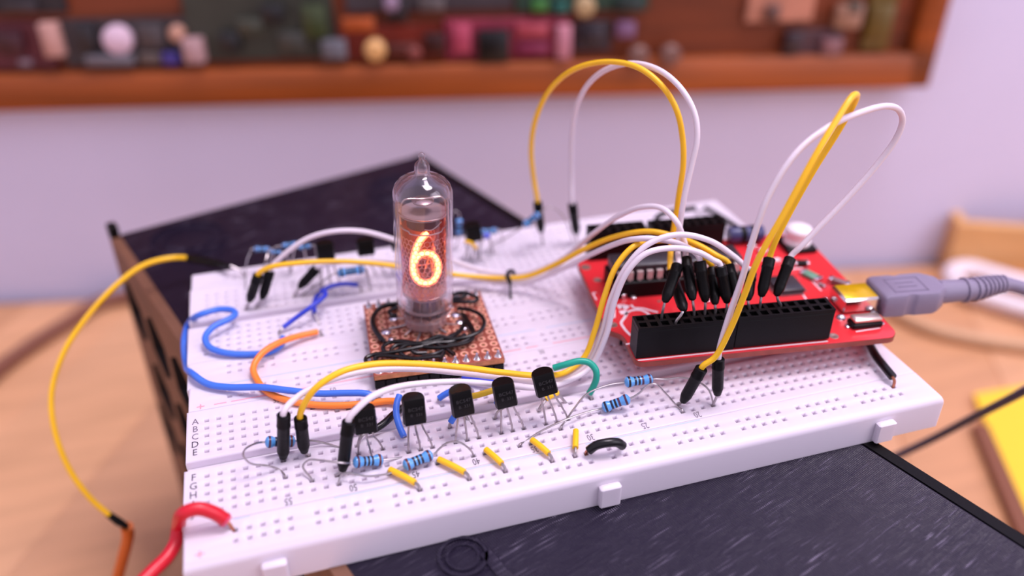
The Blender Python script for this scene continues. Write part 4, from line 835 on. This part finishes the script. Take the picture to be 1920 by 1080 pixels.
# plug
UC = root('usb_cable', CM @ Vector((12, 13, CZ)), 'grey plug and cable pushed into the socket of the red board, at right', 'cable')
pa, pb = CM @ Vector((2.3, 14.2, CZ + 2.0)), CM @ Vector((22, 13.6, CZ + 2.2))
ax = pb - pa
UM = Matrix((ax.normalized(), Vector((0, 0, 1)).cross(ax).normalized(), ax.normalized().cross(Vector((0, 0, 1)).cross(ax).normalized()))).transposed().to_4x4(); UM.translation = pa
LP_ = 17.5
hw, ht = 5.2, 3.0
out2 = fillet([(0, -hw), (5.5, -hw), (6.4, -hw + .45), (7.6, -hw + .45), (8.5, -hw), (LP_ - 3.4, -hw), (LP_, -hw + 2.6), (LP_, hw - 2.6), (LP_ - 3.4, hw), (8.5, hw), (7.6, hw - .45), (6.4, hw - .45), (5.5, hw), (0, hw)], .8, 3)
w = MB(); cx_ = LP_ / 2
L = [[(cx_ + (x - cx_) * s, y * s, z) for x, y in out2] for z, s in ((-ht, .93), (-ht + .7, 1), (ht - .7, 1), (ht, .93))]
w.loft(L, True, UM); pl = w.build('plug_body', m_plug, UC, angle=50)
for a in (((3.5, -3), (12, -3)), ((3.5, 3), (12, 3)), ((3.5, -3), (3.5, 3)), ((12, -3), (12, 3)), ((5.5, .9), (10, .9)), ((5.5, -.9), (10, -.9))):
    (x0, y0), (x1, y1) = a; MB().box(((x0 + x1) / 2, (y0 + y1) / 2, ht + .02), (abs(x1 - x0) + .3, abs(y1 - y0) + .3, .1), UM).build('moulded_line', mat('grey_rubber_dark', (112, 102, 124), .6), pl, smooth=False)
MB().box((-2.4, 0, 0), (5.0, 6.4, 2.4), UM, bev=.4).build('plug_shell', m_steel, UC)
sr = [UM @ Vector((LP_ - .5, 0, 0)), Z(1825, 542, 10.2), Z(1855, 536, 10), Z(1885, 533, 9.6), Z(1925, 543, 8.4), Z(1990, 575, 4), Z(2090, 650, -8)]
sp = spline(sr, 10)
cut = 34
MB().tube(sp[:cut], [3.1 - 1.3 * i / cut for i in range(cut)], 14).build('strain_relief', m_plug, UC)
for i in range(8):
    j = 7 + i * 3; r = 3.1 - 1.3 * j / cut; d = (sp[j + 1] - sp[j - 1]).normalized(); M = basis(sp[j], d)
    MB().lathe([(r - .1, -.42), (r + .42, -.36), (r + .42, .36), (r - .1, .42)], 16, M, False).build('strain_rib', m_plug, UC)
MB().tube(sp[cut - 3:], 1.75, 12).build('cable', m_plug, UC)

# ================================================================== background: display board on the wall
def wall(u, v, off): return hit(u, v, W0 + WN * off, WN)
def wcoord(u, v, off=0): p = wall(u, v, off) - W0; return p.dot(WX), p.z
def wm(s, z, off): M = Matrix((WX, Vector((0, 0, 1)), WN)).transposed().to_4x4(); p = W0 + WX * s + WN * off; p.z = W0.z + z; M.translation = p; return M
fs1, fz0 = 513.5, -23.5 - TZ
m_oak = mat('oiled_wood', (148, 70, 14), .5, var=.3, scale=9, stretch=(1, 1, 14))
m_oak2 = mat('oiled_wood_dark', (116, 50, 16), .55, var=.35, scale=8, stretch=(1, 1, 12))
DB = root('display_board', W0 + WX * 200 + Vector((0, 0, fz0)), 'blurred wooden board of old circuit boards hung on the wall', 'wall board')
FT = 18.
MB().box((0, 0, 0), (760, 300, 8), wm(fs1 - 380, fz0 + 150, 5), bev=1).build('back_panel', m_oak2, DB, smooth=False)
MB().box((0, 0, 0), (760, FT, 16), wm(fs1 - 380, fz0 + FT / 2, 8.5), bev=1.5).build('frame_rail', m_oak, DB)
MB().box((0, 0, 0), (14, 300, 16), wm(fs1 - 7, fz0 + 150, 8.5), bev=1.5).build('frame_rail', m_oak, DB)
MB().box((0, 0, 0), (14, 300, 16), wm(fs1 - 753, fz0 + 150, 8.5), bev=1.5).build('frame_rail', m_oak, DB)
MB().box((0, 0, 0), (760, FT, 16), wm(fs1 - 380, fz0 + 291, 8.5), bev=1.5).build('frame_rail', m_oak, DB)
_bm = {}
def hung(name, label, cat, rect, rgb, parts=(), thick=3., grp='circuit boards on the wall', up=0):
    u0, v0, u1, v1 = rect; a = wcoord(u0, v1, 12); b_ = wcoord(u1, v0, 12); s0, z0, s1, z1 = a[0], a[1], b_[0], b_[1] + up
    t = root(name, W0 + WX * ((s0 + s1) / 2) + Vector((0, 0, z0)), label, cat, grp)
    mm = mat('backdrop_%d_%d_%d' % rgb, rgb, .5, var=.18, scale=60)
    MB().box((0, 0, 0), (abs(s1 - s0), abs(z1 - z0), thick), wm((s0 + s1) / 2, (z0 + z1) / 2, 9.2 + thick / 2), bev=.3).build('board', mm, t, smooth=False)
    for pn, (pu, pv, pw, ph), c, th, rd in parts:
        s, z = wcoord(pu, pv, 14); sw = abs(wcoord(pu + pw / 2, pv, 14)[0] - wcoord(pu - pw / 2, pv, 14)[0]); sh = abs(wcoord(pu, pv + ph / 2, 14)[1] - wcoord(pu, pv - ph / 2, 14)[1])
        m2 = mat('backdrop_%d_%d_%d' % c, c, .4, var=.12, scale=80); M = wm(s, z, 9.2 + thick)
        if rd: MB().lathe([(sw / 2, 0), (sw / 2, th), (sw * .35, th + 1.5), (.1, th + 1.8)], 18, M).build(pn, m2, t)
        else: MB().box((0, 0, th / 2), (sw, sh, th), M, bev=.4).build(pn, m2, t)
    return t
hung('circuit_board', 'blurred maroon circuit board at far left of the wall board', 'circuit board', (-60, 38, 84, 132), (88, 26, 38), (('chip', (20, 80, 50, 40), (60, 20, 30), 3, 0), ('connector', (100, 72, 34, 62), (196, 150, 140), 6, 0), ('chip', (48, 118, 24, 12), (120, 100, 110), 3, 0)))
hung('circuit_board', 'blurred dark grey circuit board with a pale round dot, upper left', 'circuit board', (128, 34, 345, 124), (56, 50, 54), (('round_cap', (222, 74, 56, 50), (224, 196, 214), 4, 1), ('round_cap', (332, 62, 30, 34), (190, 144, 124), 4, 1), ('chip', (165, 70, 34, 50), (36, 32, 36), 4, 0), ('connector', (210, 110, 90, 18), (108, 104, 112), 6, 0), ('chip', (283, 108, 40, 22), (92, 80, 76), 4, 0), ('connector', (322, 108, 30, 22), (62, 50, 130), 5, 0), ('chip', (285, 66, 46, 44), (74, 66, 68), 4, 0)))
hung('circuit_board', 'blurred large dark green circuit board left of the glass tube, on the wall', 'circuit board', (362, 4, 622, 114), (52, 54, 44), (('chip', (432, 78, 36, 36), (28, 28, 30), 4, 0), ('chip', (512, 24, 42, 34), (26, 26, 28), 4, 0), ('connector', (366, 92, 36, 44), (186, 150, 152), 7, 0), ('chip', (590, 40, 44, 60), (54, 66, 34), 4, 0), ('chip', (470, 50, 50, 30), (64, 66, 54), 3, 0), ('connector', (628, 90, 44, 34), (104, 104, 112), 6, 0), ('chip', (550, 80, 50, 40), (60, 60, 54), 3, 0)), up=10)
hung('circuit_board', 'blurred rust brown circuit board with a round golden dot', 'circuit board', (640, 44, 826, 112), (120, 34, 14), (('round_cap', (704, 92, 40, 38), (226, 176, 112), 5, 1), ('chip', (672, 46, 60, 26), (170, 78, 26), 3, 0), ('chip', (815, 80, 36, 36), (52, 14, 12), 4, 0), ('chip', (752, 94, 60, 24), (86, 36, 28), 3, 0), ('round_cap', (778, 100, 28, 18), (132, 68, 62), 3, 1)))
hung('circuit_board', 'blurred dark strip board at the top edge near the glass tube', 'circuit board', (650, -60, 962, 22), (60, 52, 56), (('chip', (744, 18, 40, 40), (34, 26, 30), 4, 0), ('round_cap', (734, 6, 30, 22), (150, 126, 150), 4, 1), ('chip', (810, 8, 46, 24), (92, 84, 84), 3, 0)))
hung('circuit_board', 'blurred magenta circuit board with a black square chip, upper middle', 'circuit board', (836, 32, 1066, 112), (146, 44, 68), (('chip', (925, 84, 58, 56), (12, 10, 12), 5, 0), ('chip', (866, 72, 34, 54), (178, 70, 96), 3, 0), ('connector', (1056, 76, 26, 62), (196, 130, 146), 6, 0), ('chip', (998, 56, 60, 26), (166, 66, 80), 3, 0), ('chip', (1000, 92, 56, 22), (124, 36, 70), 3, 0)))
hung('circuit_board', 'blurred green circuit board with a cream dot at the top edge', 'circuit board', (968, -60, 1222, 22), (34, 62, 48), (('round_cap', (1096, 12, 38, 32), (186, 160, 116), 4, 1), ('chip', (1012, 10, 30, 22), (56, 118, 52), 3, 0), ('chip', (1180, 8, 50, 26), (30, 46, 44), 4, 0), ('chip', (1052, 14, 26, 22), (26, 94, 84), 3, 0)))
hung('circuit_board', 'blurred charcoal module right of the magenta board, on the wall', 'circuit board', (1076, 40, 1148, 96), (58, 46, 54), (('chip', (1112, 66, 40, 34), (46, 38, 46), 3, 0), ('connector', (1172, 54, 34, 28), (122, 88, 122), 5, 0)))
for i, (u, v, l) in enumerate(((1194, 100, 'blurred grey stud under the charcoal module on the wall'), (1253, 98, 'blurred grey stud right of the charcoal module on the wall'))):
    s, z = wcoord(u, v, 14); t = MB().lathe([(5.2, 0), (5.2, 3), (4, 4.4), (.1, 4.8)], 18, wm(s, z, 16.8 if i == 0 else 16.8)).build('metal_stud', mat('grey_stud', (122, 88, 80), .4), None); tag(t, l, 'stud', 'studs on the wall board')
hung('circuit_board', 'blurred beige circuit board at the top right of the wall board', 'circuit board', (1398, -60, 1540, 42), (190, 128, 104), (('chip', (1448, 24, 24, 28), (96, 66, 60), 4, 0), ('chip', (1590, 30, 50, 44), (150, 112, 92), 4, 0)))
hung('circuit_board', 'blurred purple black circuit board below the beige one', 'circuit board', (1468, 56, 1584, 104), (78, 50, 58), (('chip', (1486, 78, 30, 36), (50, 34, 42), 4, 0), ('chip', (1558, 86, 36, 30), (132, 92, 96), 4, 0)))
hung('circuit_board', 'blurred olive green circuit board nearest the right frame edge', 'circuit board', (1612, -60, 1698, 94), (108, 82, 22), (('chip', (1650, 40, 46, 60), (96, 76, 22), 3, 0), ('chip', (1600, 14, 24, 24), (62, 66, 56), 4, 0)))
hung('circuit_board', 'blurred black strip board at the top left corner of the picture', 'circuit board', (-60, -40, 110, 26), (34, 28, 32), (('chip', (40, 12, 60, 20), (52, 44, 48), 3, 0),))

# ================================================================== things on the table at the back and right
m_pine = mat('ochre_wood', (220, 168, 108), .5, var=.12, scale=20, stretch=(1, 1, 6))
a, b_ = Z(1768, 512, TZ), Z(1985, 530, TZ); d = (b_ - a); ln = d.length; d.normalize(); nb = Vector((-d.y, d.x, 0)); M = Matrix((d, nb, Vector((0, 0, 1)))).transposed().to_4x4(); M.translation = a
t = root('wooden_tray', a, 'blurred light wooden block standing on the table at far right', 'tray')
hgt = 34.
MB().box((ln / 2, 3, hgt / 2), (ln, 6, hgt), M, bev=.8).build('front_board', m_pine, t)
MB().box((3, 32, hgt / 2), (6, 52, hgt), M, bev=.8).build('side_board', m_pine, t); MB().box((ln - 3, 32, hgt / 2), (6, 52, hgt), M, bev=.8).build('side_board', m_pine, t)
MB().box((ln / 2, 60, hgt / 2), (ln, 5, hgt), M, bev=.8).build('rear_board', m_pine, t); MB().box((ln / 2, 32, 3), (ln - 12, 51, 5.6), M).build('tray_bottom', m_pine, t)
m_whc = mat('white_cable_sheath', (236, 226, 232), .4)
t = root('white_cable', Z(1850, 520, TZ), 'blurred thick white cable looped on the table behind the grey plug', 'cable')
wire_part([Z(2020, 640, TZ + 7), Z(1950, 590, TZ + 7), Z(1880, 568, TZ + 7), Z(1820, 548, TZ + 7), Z(1786, 524, TZ + 7), Z(1790, 506, TZ + 7), Z(1820, 504, TZ + 7), Z(1860, 515, TZ + 7), Z(1920, 532, TZ + 7), Z(2010, 556, TZ + 7)], 5.2, m_whc, t, 'sheath', 12)
t = root('grey_cable', Z(1800, 640, TZ), 'faint greyish cable lying on the table right of the red board', 'cable')
wire_part([Z(1640, 560, TZ + 4), Z(1690, 592, TZ + 4), Z(1750, 618, TZ + 4), Z(1830, 636, TZ + 4), Z(1930, 650, TZ + 4), Z(2050, 664, TZ + 4)], 3.2, mat('beige_sheath', (206, 166, 128), .5), t, 'sheath', 10)
t = root('brown_cable', Z(100, 620, TZ), 'blurred brown cable on the table at far left', 'cable')
wire_part([Z(-120, 770, TZ + 4), Z(-40, 724, TZ + 4), Z(10, 682, TZ + 4), Z(70, 640, TZ + 4), Z(135, 600, TZ + 4), Z(178, 572, TZ + 4), Z(215, 560, TZ + 4), Z(260, 556, TZ + 4)], 4.0, mat('brown_sheath', (132, 84, 66), .5), t, 'sheath', 10)
# yellow pad
t = root('yellow_pad', Z(1900, 830, TZ), 'bright yellow pad of notes on the table at lower right', 'note pad')
q = [Z(1826, 738, TZ + 3), Z(1930, 990, TZ + 3), Z(2080, 990, TZ + 3), Z(2020, 706, TZ + 3)]
MB().prism([(v.x, v.y) for v in q], TZ + 2.4, TZ + 3).build('top_sheet', mat('yellow_paper', (252, 206, 48), .6), t, smooth=False)
MB().prism([(v.x + .4, v.y - .3) for v in q], TZ + .02, TZ + 2.35).build('paper_block', mat('yellow_paper_block', (236, 190, 40), .7, bump=.2), t, smooth=False)
a, b_ = Z(1836, 800, TZ + 2), Z(1925, 1010, TZ + 2)  # thin dark brown strip laid along the pad's left edge
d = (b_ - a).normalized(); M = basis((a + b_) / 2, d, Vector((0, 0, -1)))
tag(MB().box((0, 0, 0), (7, 4, (b_ - a).length), M, bev=.6).build('brown_strip', mat('dark_brown_strip', (128, 76, 48), .5)), 'blurred dark brown strip along the left edge of the yellow pad', 'stick')
t = root('dark_cable', D(1780, 806, 250), 'thin dark cable crossing over the yellow pad at lower right', 'cable')
wire_part([D(1560, 905, 300), D(1640, 872, 292), D(1700, 846, 284), D(1760, 817, 274), D(1830, 780, 258), D(1900, 744, 242), D(1980, 700, 226), D(2080, 640, 210)], 1.25, mat('navy_sheath', (84, 78, 100), .45), t, 'sheath', 10)
